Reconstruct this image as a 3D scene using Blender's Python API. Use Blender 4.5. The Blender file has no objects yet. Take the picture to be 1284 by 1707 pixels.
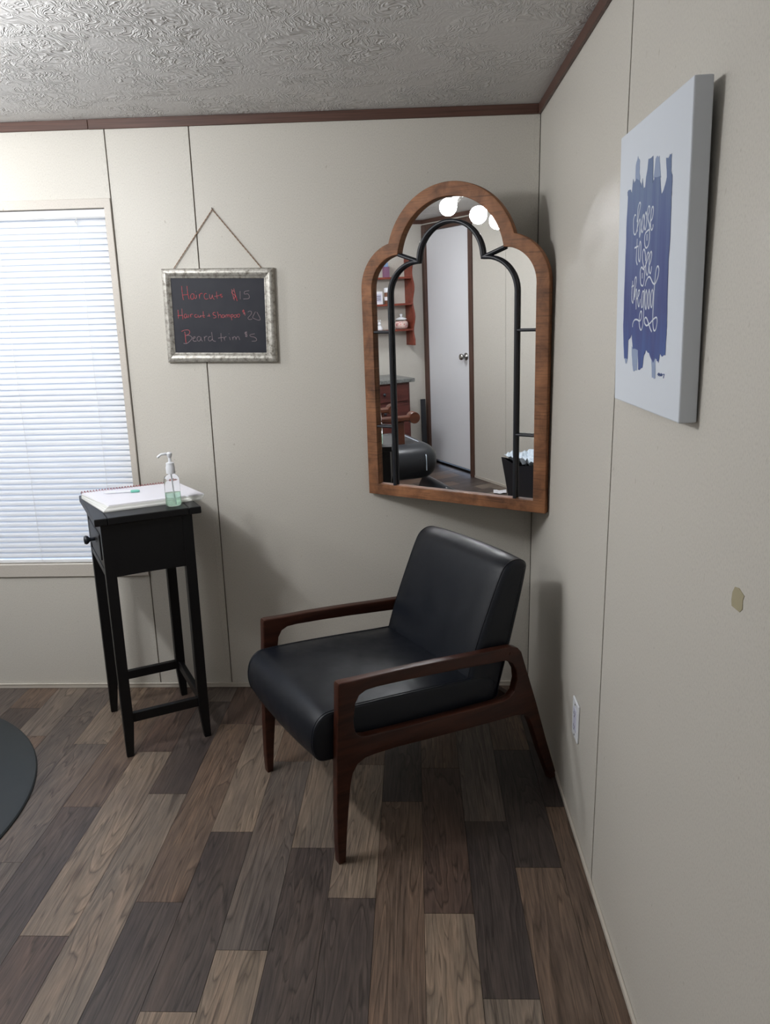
import bpy, bmesh, math, random
from mathutils import Vector, Matrix
C = bpy.context.scene.collection
S = bpy.context.scene
random.seed(7)
# ------------------------------------------------------------ camera
cam = bpy.data.cameras.new('camera'); camo = bpy.data.objects.new('camera', cam); C.objects.link(camo)
cam.sensor_fit = 'HORIZONTAL'; cam.sensor_width = 36.0; cam.lens = 36.0*1279.885/1284.0
cam.clip_start = 0.02
YAW, PIT, ROL = -0.0411, -0.2450, -0.0246
fw = Vector((math.sin(YAW)*math.cos(PIT), math.cos(YAW)*math.cos(PIT), math.sin(PIT)))
rt = Vector((math.cos(YAW), -math.sin(YAW), 0)); up0 = rt.cross(fw)
r2 = rt*math.cos(ROL)+up0*math.sin(ROL); u2 = -rt*math.sin(ROL)+up0*math.cos(ROL)
m = Matrix((r2, u2, -fw)).transposed().to_4x4(); m.translation = (-0.4414, -2.8475, 1.4390)
camo.matrix_world = m
S.camera = camo
# ------------------------------------------------------------ world, exposure
w = bpy.data.worlds.new('world'); S.world = w; w.use_nodes = True
bg = w.node_tree.nodes['Background']; bg.inputs[0].default_value = (.55, .68, .9, 1); bg.inputs[1].default_value = 2.0
S.view_settings.view_transform = 'Standard'; S.view_settings.look = 'None'
S.view_settings.gamma = 1; S.view_settings.use_curve_mapping = False
S.view_settings.exposure = 0.17
BULB = 165.0          # emission of the three globes of the room's ceiling light
BULB2 = 132.0          # emission of the single globe by the window wall
FILL_LEFT = 60.0          # emission of the dome added over the cabinet to brighten the reflected room
FILL_REAR = 9.0            # emission of the dome added behind the camera as fill
BULB_COL = (.97, .985, 1.0)
S.cycles.max_bounces = 10; S.cycles.diffuse_bounces = 5; S.cycles.glossy_bounces = 6
S.cycles.transmission_bounces = 8; S.cycles.caustics_reflective = True
S.cycles.sample_clamp_indirect = 0; S.cycles.blur_glossy = 0.0
S.cycles.use_guiding = True; S.cycles.use_surface_guiding = True; S.cycles.guiding_training_samples = 128
H = 2.13
TR = {"SIGN":[[[0.0782,0.2743],[0.078,0.2563],[0.079,0.2369],[0.0807,0.2259]],[[0.0971,0.2739],[0.0976,0.2558],[0.099,0.2403],[0.1013,0.2279]],[[0.0775,0.2434],[0.0993,0.2442]],[[0.1197,0.2449],[0.1138,0.247],[0.1079,0.2414],[0.1072,0.2336],[0.1101,0.2277],[0.1164,0.2295],[0.1204,0.2372],[0.1204,0.2449]],[[0.1204,0.2449],[0.1203,0.2359],[0.1232,0.23],[0.1274,0.2318]],[[0.1283,0.2421],[0.1281,0.2318]],[[0.1263,0.2545],[0.127,0.2528]],[[0.1386,0.2445],[0.1394,0.2367],[0.1394,0.2296]],[[0.1399,0.2354],[0.142,0.2444],[0.147,0.2475],[0.1509,0.2455]],[[0.1665,0.2451],[0.1612,0.2465],[0.1566,0.2401],[0.1572,0.2311],[0.1622,0.2264],[0.1706,0.2288]],[[0.1765,0.2435],[0.1758,0.2345],[0.178,0.2286],[0.1829,0.2304],[0.1864,0.2407]],[[0.1865,0.242],[0.1873,0.2342],[0.1895,0.2277],[0.1934,0.2257]],[[0.2022,0.2519],[0.2019,0.239],[0.2037,0.228]],[[0.1935,0.2354],[0.2106,0.2382]],[[0.2215,0.2424],[0.2154,0.2413],[0.2144,0.2381],[0.221,0.236],[0.2215,0.2327],[0.2167,0.2322]],[[0.2674,0.2503],[0.2622,0.2536],[0.2572,0.2492],[0.2588,0.244],[0.2653,0.24],[0.269,0.2348],[0.2658,0.2284],[0.2603,0.2272]],[[0.2579,0.2589],[0.2596,0.2453],[0.262,0.2324],[0.2652,0.2206]],[[0.2654,0.2606],[0.2684,0.2451],[0.2715,0.2321],[0.2748,0.2176]],[[0.2877,0.2517],[0.286,0.2234]],[[0.3201,0.2522],[0.3051,0.25],[0.302,0.2443],[0.3032,0.241],[0.314,0.2414],[0.319,0.2361],[0.3192,0.2284],[0.3142,0.2246],[0.2973,0.224]],[[0.0573,0.1924],[0.0573,0.1774],[0.0561,0.1617]],[[0.0719,0.1959],[0.0717,0.1783],[0.0727,0.1586]],[[0.054,0.1715],[0.0733,0.173]],[[0.0859,0.1767],[0.0797,0.1755],[0.0783,0.1677],[0.082,0.163],[0.0865,0.1675],[0.0878,0.1753]],[[0.0878,0.1753],[0.0878,0.1675],[0.0924,0.1654]],[[0.0946,0.1751],[0.0945,0.1653]],[[0.1009,0.1763],[0.102,0.1652]],[[0.1019,0.1724],[0.1063,0.1762],[0.1096,0.1748]],[[0.1239,0.1738],[0.1177,0.1733],[0.1158,0.1674],[0.1217,0.1647],[0.1273,0.1659]],[[0.1286,0.173],[0.1294,0.1665],[0.1341,0.165],[0.138,0.1715]],[[0.138,0.1715],[0.1381,0.1643]],[[0.1487,0.1849],[0.1476,0.1641]],[[0.1398,0.1688],[0.1536,0.1705]],[[0.1476,0.1641],[0.1531,0.1646]],[[0.1622,0.1676],[0.1726,0.1693]],[[0.1684,0.176],[0.1709,0.1655]],[[0.1924,0.1787],[0.1864,0.1801],[0.1833,0.1756],[0.1857,0.171],[0.1923,0.1689],[0.1939,0.1636],[0.1883,0.1605],[0.1836,0.1619]],[[0.2002,0.1824],[0.2026,0.1699],[0.2025,0.1601]],[[0.2032,0.1686],[0.2089,0.1724],[0.212,0.1684],[0.2121,0.1605]],[[0.2229,0.1707],[0.2181,0.1709],[0.2156,0.1644],[0.2188,0.161],[0.2238,0.1642],[0.2242,0.1707]],[[0.2242,0.1707],[0.2263,0.1622]],[[0.2297,0.1706],[0.2304,0.1614]],[[0.2302,0.168],[0.2345,0.1718],[0.2369,0.1665],[0.2368,0.1619]],[[0.2372,0.1678],[0.2413,0.1716],[0.2437,0.1676],[0.2444,0.1617]],[[0.2481,0.1714],[0.2494,0.161],[0.2508,0.1518]],[[0.2494,0.1701],[0.2549,0.1713],[0.2566,0.1667],[0.2529,0.1628],[0.2495,0.1629]],[[0.2643,0.1697],[0.2594,0.1673],[0.2603,0.1614],[0.2657,0.1612],[0.2694,0.1657],[0.2677,0.1697],[0.2643,0.1697]],[[0.2767,0.1721],[0.271,0.1689],[0.2713,0.163],[0.2766,0.1616],[0.2804,0.1667],[0.28,0.1713],[0.2767,0.1721]],[[0.2985,0.1833],[0.2925,0.1841],[0.2915,0.1802],[0.2981,0.1774],[0.2992,0.1735],[0.2924,0.173]],[[0.2948,0.1879],[0.2968,0.1781],[0.3001,0.1669]],[[0.3103,0.1778],[0.3153,0.1816],[0.3221,0.1807],[0.3244,0.1748],[0.3191,0.1671],[0.3105,0.1595],[0.3108,0.1543],[0.3161,0.1522],[0.3244,0.1539]],[[0.3382,0.179],[0.3322,0.1694],[0.3268,0.1604],[0.3286,0.1571],[0.3352,0.1537],[0.3458,0.1495],[0.3533,0.1506],[0.3531,0.1572],[0.3483,0.1677],[0.3429,0.1783]],[[0.0634,0.1158],[0.0713,0.1196],[0.0824,0.1213],[0.0905,0.1198],[0.0934,0.1138],[0.0901,0.1066],[0.0793,0.1016],[0.0748,0.097]],[[0.075,0.1149],[0.0763,0.099],[0.0763,0.083],[0.0769,0.0744]],[[0.0793,0.1016],[0.0917,0.1013],[0.0999,0.0931],[0.0928,0.0827],[0.0782,0.073],[0.0673,0.0739]],[[0.103,0.0897],[0.1116,0.0929],[0.1105,0.0969],[0.1048,0.0943],[0.1028,0.0864],[0.1064,0.0804],[0.1161,0.0815]],[[0.1297,0.0957],[0.1229,0.0966],[0.1182,0.09],[0.1203,0.082],[0.1271,0.0812],[0.1318,0.0884],[0.1323,0.095]],[[0.1323,0.095],[0.1335,0.0844],[0.1379,0.0796]],[[0.1448,0.0961],[0.1455,0.0881],[0.1462,0.0801]],[[0.1457,0.0907],[0.1503,0.0966],[0.1558,0.0965]],[[0.1694,0.0955],[0.1625,0.0943],[0.1591,0.0864],[0.1627,0.0804],[0.1698,0.0822],[0.1743,0.0874]],[[0.1734,0.1113],[0.1743,0.0967],[0.1759,0.0821],[0.1859,0.0779]],[[0.2071,0.1072],[0.2067,0.092],[0.2071,0.0767]],[[0.1955,0.0896],[0.2135,0.0918]],[[0.2157,0.0931],[0.2179,0.0864],[0.2195,0.0804]],[[0.218,0.0877],[0.2211,0.093],[0.2266,0.0935]],[[0.2375,0.0926],[0.2394,0.0813]],[[0.2361,0.1052],[0.2368,0.1032]],[[0.2485,0.0923],[0.2498,0.0817]],[[0.2495,0.087],[0.2547,0.0935],[0.2593,0.0908],[0.2614,0.0814]],[[0.2617,0.0854],[0.2663,0.0932],[0.271,0.0918],[0.2744,0.0811]],[[0.3022,0.1076],[0.296,0.1077],[0.295,0.1025],[0.3016,0.0997],[0.3012,0.0938],[0.2951,0.0939]],[[0.2976,0.1103],[0.297,0.0912]],[[0.3017,0.1109],[0.301,0.0905]],[[0.3304,0.1017],[0.3153,0.0994],[0.3123,0.0961],[0.3162,0.0927],[0.3296,0.0891],[0.336,0.0824],[0.3329,0.0765],[0.3178,0.0759]]],"SCRIPT":[[[0.12,0.3374],[0.1125,0.3383],[0.1064,0.3311],[0.1071,0.319],[0.1098,0.3091],[0.1163,0.3048],[0.1237,0.3061],[0.1303,0.3125],[0.1329,0.3209],[0.1305,0.3282]],[[0.1288,0.3253],[0.1318,0.3375],[0.1333,0.349],[0.1398,0.3551],[0.1456,0.355],[0.1475,0.3509],[0.1428,0.3423],[0.1355,0.3308],[0.1324,0.3201],[0.1323,0.3083]],[[0.1329,0.3154],[0.1419,0.3253],[0.1475,0.327],[0.1485,0.3183],[0.147,0.3068],[0.1475,0.2974]],[[0.1475,0.2974],[0.1542,0.3068],[0.16,0.317],[0.1616,0.3276],[0.1666,0.3324]],[[0.1666,0.3324],[0.1593,0.3233],[0.1579,0.3111],[0.163,0.304],[0.1695,0.3083],[0.1737,0.3193],[0.1695,0.3312],[0.1666,0.3324]],[[0.1814,0.3351],[0.1753,0.329],[0.174,0.317],[0.1779,0.3074],[0.1833,0.3083],[0.1876,0.3177],[0.1877,0.3275],[0.1828,0.3341],[0.1814,0.3351]],[[0.1867,0.3246],[0.1909,0.3346],[0.1954,0.3415],[0.2006,0.3419],[0.2037,0.3381],[0.2018,0.3325],[0.1945,0.3267],[0.1966,0.3204],[0.2043,0.312],[0.2071,0.3005],[0.2071,0.2892],[0.203,0.2798],[0.1914,0.2755],[0.1826,0.2801],[0.1786,0.2905],[0.1816,0.2994],[0.1921,0.3028],[0.2052,0.3044]],[[0.2052,0.3044],[0.2104,0.3158],[0.2202,0.3206],[0.2242,0.3296],[0.2233,0.337],[0.218,0.3385],[0.2135,0.3332],[0.211,0.3217],[0.211,0.3113],[0.2145,0.3042],[0.2187,0.3019],[0.2247,0.3053],[0.2253,0.3104]],[[0.1927,0.2982],[0.1934,0.2875]],[[0.1337,0.2963],[0.1326,0.2805],[0.1313,0.2663],[0.1322,0.2582],[0.139,0.2513]],[[0.119,0.2817],[0.1411,0.283]],[[0.1519,0.2899],[0.1459,0.2794],[0.1447,0.2652],[0.1485,0.2578],[0.1544,0.2566],[0.1575,0.2666],[0.1588,0.2799],[0.1564,0.2879],[0.1519,0.2899]],[[0.1898,0.2547],[0.1873,0.2642],[0.1828,0.2714],[0.1777,0.2746],[0.1724,0.2723],[0.1696,0.2655],[0.1716,0.256],[0.18,0.2445],[0.1852,0.2364],[0.1852,0.2247],[0.1807,0.2155],[0.1739,0.2134],[0.1648,0.2177],[0.1605,0.2299],[0.1595,0.2379],[0.1631,0.244],[0.1686,0.2452],[0.1776,0.2411],[0.1855,0.2449],[0.1907,0.2477]],[[0.1726,0.2355],[0.1729,0.2261]],[[0.1907,0.2477],[0.2006,0.2555],[0.2078,0.2626],[0.206,0.2665],[0.2006,0.2669],[0.1946,0.2605],[0.1918,0.2499],[0.1933,0.2375],[0.201,0.2301],[0.2072,0.2351],[0.2101,0.2441]],[[0.2101,0.2441],[0.2196,0.2526],[0.2238,0.2613],[0.2218,0.2667],[0.2166,0.2664],[0.2122,0.2592],[0.2108,0.2487],[0.2137,0.2363],[0.2196,0.2318],[0.2242,0.2372],[0.2255,0.2432]],[[0.1118,0.225],[0.1106,0.2143],[0.1096,0.2035],[0.1111,0.191],[0.1179,0.1854],[0.1223,0.1924],[0.1237,0.2023]],[[0.1075,0.2144],[0.119,0.2164]],[[0.1231,0.194],[0.1237,0.2072],[0.1237,0.2154],[0.1268,0.2275],[0.1325,0.2305],[0.1365,0.2271],[0.1341,0.2166],[0.1279,0.2054],[0.1265,0.1906]],[[0.129,0.1955],[0.1352,0.2076],[0.1397,0.2074],[0.1397,0.1944],[0.1394,0.1838],[0.1406,0.1739]],[[0.143,0.1919],[0.1541,0.1981],[0.1592,0.2043],[0.156,0.2069],[0.1504,0.2046],[0.1487,0.1942],[0.1531,0.1819],[0.1579,0.1785],[0.1629,0.1849],[0.1651,0.1913]],[[0.1864,0.2034],[0.1779,0.2037],[0.1734,0.1935],[0.1734,0.1815],[0.1755,0.1767],[0.1809,0.179],[0.1839,0.1893],[0.1864,0.2034]],[[0.19,0.208],[0.189,0.1931],[0.1887,0.1773],[0.1887,0.1613],[0.1849,0.1453],[0.1758,0.1375],[0.1665,0.1427],[0.1623,0.1533],[0.1641,0.1631],[0.1691,0.1695],[0.1749,0.1694],[0.1771,0.163],[0.1722,0.1557],[0.1623,0.1533],[0.1472,0.1557],[0.1322,0.1549],[0.1221,0.149],[0.1207,0.1423]],[[0.1999,0.2061],[0.1941,0.1969],[0.1961,0.1811],[0.2012,0.1731],[0.2055,0.1825],[0.2052,0.1966],[0.1999,0.2061]],[[0.2161,0.2063],[0.212,0.1964],[0.2125,0.1808],[0.2174,0.1741],[0.2218,0.1822],[0.2214,0.1961],[0.2161,0.2063]],[[0.236,0.2056],[0.2299,0.202],[0.2272,0.1921],[0.2286,0.1805],[0.2332,0.1758],[0.2377,0.1819],[0.2398,0.1956],[0.2375,0.204]],[[0.1922,0.2126],[0.1968,0.2202],[0.207,0.2259],[0.2149,0.2267],[0.2232,0.2236],[0.2346,0.2162],[0.2453,0.2135],[0.2549,0.2176],[0.2638,0.226],[0.2663,0.2354],[0.262,0.2405],[0.2557,0.2405],[0.2503,0.2342],[0.2478,0.2239],[0.2457,0.2105],[0.2437,0.1954],[0.2431,0.1803],[0.2424,0.165],[0.2443,0.1496],[0.2495,0.1396],[0.2562,0.1374],[0.2633,0.1421],[0.2672,0.1512],[0.265,0.158],[0.2586,0.1592],[0.2449,0.1558],[0.2272,0.1495],[0.2087,0.1455],[0.1971,0.1494],[0.1949,0.1565],[0.2015,0.1593],[0.2101,0.1565],[0.2221,0.1472],[0.2324,0.1394],[0.2395,0.1356]]],"PAINT":[[0.0583,0.3852],[0.0761,0.3886],[0.087,0.3799],[0.0943,0.4009],[0.1009,0.3939],[0.1117,0.3991],[0.1252,0.3959],[0.1345,0.3953],[0.1488,0.3813],[0.1547,0.392],[0.162,0.3754],[0.1706,0.377],[0.1846,0.4171],[0.2109,0.4186],[0.2147,0.3756],[0.2233,0.3844],[0.2537,0.3802],[0.262,0.3519],[0.2778,0.3585],[0.2874,0.3745],[0.281,0.4009],[0.2954,0.4016],[0.3076,0.4052],[0.3071,0.3781],[0.3135,0.3718],[0.316,0.3431],[0.3143,0.3473],[0.3158,0.2787],[0.3119,0.2322],[0.3174,0.1303],[0.3182,0.1538],[0.3174,0.1258],[0.3146,0.1011],[0.2997,0.0976],[0.2882,0.1019],[0.2825,0.0841],[0.2739,0.0885],[0.265,0.094],[0.253,0.0844],[0.2348,0.0946],[0.2126,0.1049],[0.1977,0.095],[0.1897,0.0705],[0.1656,0.068],[0.1596,0.1029],[0.1264,0.1038],[0.1155,0.1285],[0.0923,0.117],[0.0918,0.0836],[0.0686,0.0813],[0.0615,0.1072],[0.0549,0.1477],[0.0544,0.1746],[0.0568,0.2474],[0.0584,0.3205],[0.0616,0.377]],"PALE":[[[0.1082,0.3967],[0.1071,0.4226],[0.1206,0.4348],[0.1329,0.4238],[0.1329,0.4083],[0.1384,0.3927]],[[0.2171,0.3826],[0.2247,0.4114],[0.2305,0.4157],[0.239,0.4105],[0.2449,0.413],[0.2523,0.3911],[0.2571,0.3778]],[[0.1161,0.1057],[0.1595,0.104],[0.1564,0.0652],[0.1351,0.0628],[0.126,0.0721]],[[0.2345,0.0966],[0.2645,0.0979],[0.2662,0.0592],[0.2479,0.0579],[0.2429,0.0839]],[[0.0684,0.0836],[0.0916,0.0858],[0.0865,0.0743],[0.0781,0.0739]]],"SIG":[[[0.2784,0.0661],[0.286,0.0696],[0.2834,0.0645],[0.2924,0.069],[0.2914,0.0645],[0.3002,0.0695],[0.2993,0.0651],[0.3066,0.0685],[0.3143,0.0686]],[[0.3142,0.0695],[0.3105,0.0625]]]}
# ------------------------------------------------------------ helpers
def link(name, me, mat=None, parent=None, kind=None, label=None, loc=None):
    o = bpy.data.objects.new(name, me); C.objects.link(o)
    if mat is not None and len(me.materials) == 0: me.materials.append(mat)
    if parent is not None: o.parent = parent
    if kind: o['kind'] = kind
    if label: o['label'] = label
    if loc is not None: o.location = loc
    return o
def obj(name, bm, mat=None, parent=None, kind=None, label=None, loc=None, smooth=False):
    bmesh.ops.recalc_face_normals(bm, faces=bm.faces)
    me = bpy.data.meshes.new(name); bm.to_mesh(me); bm.free()
    if smooth:
        for p in me.polygons: p.use_smooth = True
        if smooth is not True: me.set_sharp_from_angle(angle=smooth)
    return link(name, me, mat, parent, kind, label, loc)
def thing(name, label, cat, loc=(0,0,0), rz=0, group=None):
    o = bpy.data.objects.new(name, None); C.objects.link(o)
    o.empty_display_size = .05
    o.location = loc; o.rotation_euler = (0,0,rz); o['label'] = label; o['category'] = cat
    if group: o['group'] = group
    return o
def tag(o, label, cat, group=None):
    o['label'] = label; o['category'] = cat
    if group: o['group'] = group
    return o
def box(x0,x1,y0,y1,z0,z1, bev=0, seg=2, bm=None):
    b = bmesh.new()
    bmesh.ops.create_cube(b, size=1)
    for v in b.verts:
        v.co = Vector(((x0+x1)/2+v.co.x*(x1-x0), (y0+y1)/2+v.co.y*(y1-y0), (z0+z1)/2+v.co.z*(z1-z0)))
    if bev: bmesh.ops.bevel(b, geom=b.edges[:], offset=bev, segments=seg, profile=.5, affect='EDGES')
    return merge(bm, b)
def merge(bm, b):
    if bm is None: return b
    me = bpy.data.meshes.new('tmp'); b.to_mesh(me); b.free(); bm.from_mesh(me); bpy.data.meshes.remove(me)
    return bm
def xf(bm, M):
    bmesh.ops.transform(bm, matrix=M, verts=bm.verts); return bm
def lathe(prof, n=32, cx=0, cy=0, sx=1, sy=1, bm=None):
    b = bmesh.new(); rings = []
    for r, z in prof:
        if r < 1e-6: rings.append([b.verts.new((cx,cy,z))])
        else: rings.append([b.verts.new((cx+sx*r*math.cos(2*math.pi*i/n), cy+sy*r*math.sin(2*math.pi*i/n), z)) for i in range(n)])
    for A,B in zip(rings, rings[1:]):
        if len(A)==1 and len(B)==1: continue
        for i in range(n):
            j=(i+1)%n
            if len(A)==1: b.faces.new((A[0],B[i],B[j]))
            elif len(B)==1: b.faces.new((A[i],A[j],B[0]))
            else: b.faces.new((A[i],A[j],B[j],B[i]))
    for R in (rings[0], rings[-1]):
        if len(R)>1: b.faces.new(R)
    return merge(bm, b)
def tube(pts, r, n=8, bm=None, closed=False, flat=None):
    b = bmesh.new(); pts=[Vector(p) for p in pts]; N=len(pts); rings=[]
    up = Vector((.123,.456,.88)).normalized() if flat is None else Vector(flat)
    for i,p in enumerate(pts):
        if closed: t=(pts[(i+1)%N]-pts[i-1])
        else: t=(pts[min(i+1,N-1)]-pts[max(i-1,0)])
        if t.length<1e-9: t=Vector((0,0,1))
        t.normalize(); a=up-t*up.dot(t)
        if a.length<1e-4: a=Vector((1,0,0))-t*t.x
        a.normalize(); c=t.cross(a)
        rings.append([b.verts.new(p+(a*math.cos(2*math.pi*k/n)+c*math.sin(2*math.pi*k/n))*r) for k in range(n)])
    for i in range(N if closed else N-1):
        A,B=rings[i],rings[(i+1)%N]
        for k in range(n): b.faces.new((A[k],A[(k+1)%n],B[(k+1)%n],B[k]))
    if not closed: b.faces.new(rings[0]); b.faces.new(rings[-1])
    return merge(bm, b)
def crom(pts, k=6, closed=False):
    P=[Vector(p) for p in pts]; N=len(P); out=[]
    if N<3 and not closed: return P
    for i in range(N if closed else N-1):
        p0=P[i-1] if (closed or i>0) else P[0]*2-P[1]
        p1=P[i]; p2=P[(i+1)%N]; p3=P[(i+2)%N] if (closed or i+2<N) else P[-1]*2-P[-2]
        for s in range(k):
            t=s/k
            out.append(.5*((2*p1)+(p2-p0)*t+(2*p0-5*p1+4*p2-p3)*t*t+(3*p1-p0-3*p2+p3)*t**3))
    if not closed: out.append(P[-1])
    return out
def plate(loops, half, bev=0, res=3):
    """flat plate (with holes) in the local XY plane, thickness 2*half, rounded edges -> bmesh"""
    cu=bpy.data.curves.new('tmp','CURVE'); cu.dimensions='2D'; cu.fill_mode='BOTH'
    cu.extrude=half-bev; cu.bevel_depth=bev; cu.bevel_resolution=res; cu.offset=-bev
    for lp in loops:
        sp=cu.splines.new('POLY'); sp.points.add(len(lp)-1); sp.use_cyclic_u=True
        for pt,q in zip(sp.points, lp): pt.co=(q[0],q[1],0,1)
    o=bpy.data.objects.new('tmp',cu); C.objects.link(o)
    dg=bpy.context.evaluated_depsgraph_get()
    me=bpy.data.meshes.new_from_object(o.evaluated_get(dg))
    b=bmesh.new(); b.from_mesh(me); bmesh.ops.remove_doubles(b, verts=b.verts, dist=1e-5)
    bpy.data.objects.remove(o); bpy.data.curves.remove(cu); bpy.data.meshes.remove(me)
    return b
def loft(prof, stations):
    """closed 2-D profile (x,z) swept along y; each station (y, d) offsets the outline by d along its normals"""
    P=[Vector(p) for p in prof]; N=len(P); area=sum(P[i].x*P[(i+1)%N].y-P[(i+1)%N].x*P[i].y for i in range(N))
    sg=1 if area>0 else -1; nn=[]
    for i in range(N):
        t=(P[(i+1)%N]-P[i-1]).normalized(); nn.append(Vector((t.y,-t.x))*sg)
    b=bmesh.new(); rings=[]
    for y,d in stations:
        rings.append([b.verts.new((p.x+n.x*d, y, p.y+n.y*d)) for p,n in zip(P,nn)])
    for A,B in zip(rings,rings[1:]):
        for i in range(N): b.faces.new((A[i],A[(i+1)%N],B[(i+1)%N],B[i]))
    b.faces.new(rings[0]); b.faces.new(rings[-1])
    return b
def xz_to_wall(bm, y):   # plate XY -> world XZ facing -y at y
    return xf(bm, Matrix.Translation((0,y,0)) @ Matrix.Rotation(math.pi/2,4,'X'))
# ------------------------------------------------------------ materials
def mat(name, col, rough=.5, spec=.5, metal=0):
    m=bpy.data.materials.new(name); m.use_nodes=True; b=m.node_tree.nodes['Principled BSDF']
    b.inputs['Base Color'].default_value=(*col,1); b.inputs['Roughness'].default_value=rough
    b.inputs['Specular IOR Level'].default_value=spec; b.inputs['Metallic'].default_value=metal
    return m
def nd(m, t, **kw):
    n=m.node_tree.nodes.new(t)
    for k,v in kw.items(): setattr(n,k,v)
    return n
def ln(m,a,b): m.node_tree.links.new(a,b)
def bsdf(m): return m.node_tree.nodes['Principled BSDF']
def coords(m, scale=(1,1,1), src='Object', rnd=False):
    mp=nd(m,'ShaderNodeMapping'); mp.inputs['Scale'].default_value=scale
    if src=='World': ln(m, nd(m,'ShaderNodeNewGeometry').outputs['Position'], mp.inputs['Vector'])
    else: ln(m, nd(m,'ShaderNodeTexCoord').outputs[src], mp.inputs['Vector'])
    if rnd:
        oi=nd(m,'ShaderNodeObjectInfo'); mu=nd(m,'ShaderNodeMath',operation='MULTIPLY'); mu.inputs[1].default_value=71.3
        ln(m,oi.outputs['Random'],mu.inputs[0]); cb=nd(m,'ShaderNodeCombineXYZ')
        for i in range(3): ln(m,mu.outputs[0],cb.inputs[i])
        ln(m,cb.outputs[0],mp.inputs['Location'])
    return mp.outputs[0]
def noise(m, vec, scale, detail=4, rough=.55, dist=0):
    n=nd(m,'ShaderNodeTexNoise'); n.inputs['Scale'].default_value=scale; n.inputs['Detail'].default_value=detail
    n.inputs['Roughness'].default_value=rough; n.inputs['Distortion'].default_value=dist
    ln(m,vec,n.inputs['Vector']); return n.outputs['Fac']
def ramp(m, fac, stops):
    r=nd(m,'ShaderNodeValToRGB'); e=r.color_ramp.elements
    while len(e)<len(stops): e.new(.5)
    for el,(p,c) in zip(e,stops): el.position=p; el.color=(*c,1) if len(c)==3 else c
    ln(m,fac,r.inputs[0]); return r.outputs[0]
def bump(m, h, strength, dist=.002):
    b=nd(m,'ShaderNodeBump'); b.inputs['Strength'].default_value=strength; b.inputs['Distance'].default_value=dist
    ln(m,h,b.inputs['Height']); ln(m,b.outputs[0],bsdf(m).inputs['Normal']); return b
def mixc(m, fac, a, b, typ='MIX'):
    x=nd(m,'ShaderNodeMix',data_type='RGBA',blend_type=typ)
    for s,v in ((0,fac),(6,a),(7,b)):
        if hasattr(v,'is_linked'): ln(m,v,x.inputs[s])
        else: x.inputs[s].default_value = v if not isinstance(v,tuple) else (*v,1)
    return x.outputs[2]
def math_(m, op, a, b=0.0):
    x=nd(m,'ShaderNodeMath',operation=op)
    for i,v in enumerate((a,b)):
        if hasattr(v,'is_linked'): ln(m,v,x.inputs[i])
        else: x.inputs[i].default_value=v
    return x.outputs[0]

def wall_mat(name, base):
    m=mat(name, base, .46, .42); v=coords(m,(1,1,.45),'World')
    f=noise(m,v,420,3,.6); f2=noise(m,v,95,2,.5); f3=noise(m,coords(m,(1,1,1),'World'),3,3)
    d=tuple(c*.86 for c in base); l=tuple(min(1,c*1.06) for c in base)
    c=ramp(m,f,[(.3,d),(.5,base),(.75,l)])
    fl=ramp(m,f2,[(.20,(.72,.70,.66)),(.30,(1,1,1))])
    c=mixc(m,1.0,c,fl,'MULTIPLY')
    ln(m,c,bsdf(m).inputs['Base Color']); bump(m,f,.12,.0008); return m
M_wall=wall_mat('wall_vinyl',(.56,.535,.485))
M_gap=mat('panel_gap',(.13,.105,.085),.8)
M_base=mat('baseboard_vinyl',(.53,.49,.43),.4)
M_trim=mat('brown_trim',(.085,.040,.028),.45)
v=coords(M_trim,(1.5,60,60)); ln(M_trim,ramp(M_trim,noise(M_trim,v,3,4),[(.3,(.060,.028,.020)),(.7,(.115,.055,.040))]),bsdf(M_trim).inputs['Base Color'])
# ceiling: stomped plaster
M_ceil=mat('ceiling_plaster',(.62,.61,.60),.8,.2)
v=coords(M_ceil,(1,1,1),'World')
vs=coords(M_ceil,(1.0,.45,1),'World')
_wn=nd(M_ceil,'ShaderNodeTexNoise'); _wn.inputs['Scale'].default_value=9; _wn.inputs['Detail'].default_value=2; ln(M_ceil,v,_wn.inputs['Vector'])
_mv=nd(M_ceil,'ShaderNodeVectorMath',operation='MULTIPLY_ADD'); ln(M_ceil,_wn.outputs['Color'],_mv.inputs[0]); _mv.inputs[1].default_value=(.16,.16,0); ln(M_ceil,v,_mv.inputs[2])
_rot=nd(M_ceil,'ShaderNodeMapping'); _rot.inputs['Scale'].default_value=(70,22,1); _rot.inputs['Rotation'].default_value=(0,0,.5); ln(M_ceil,_mv.outputs[0],_rot.inputs['Vector'])
n1=noise(M_ceil,_rot.outputs[0],1.0,2,.5,.8); n2=noise(M_ceil,v,5.5,2,.5,.8); n3=noise(M_ceil,v,160,2,.5,.5)
rdg=ramp(M_ceil,n1,[(.40,(0,0,0)),(.49,(1,1,1)),(.53,(.85,.85,.85)),(.62,(0,0,0))])
msk=ramp(M_ceil,n2,[(.40,(.08,.08,.08)),(.58,(1,1,1))])
hgt=math_(M_ceil,'MULTIPLY',rdg,msk); hgt=math_(M_ceil,'ADD',hgt,math_(M_ceil,'MULTIPLY',n3,.10))
bump(M_ceil,hgt,.62,.0075)
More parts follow.
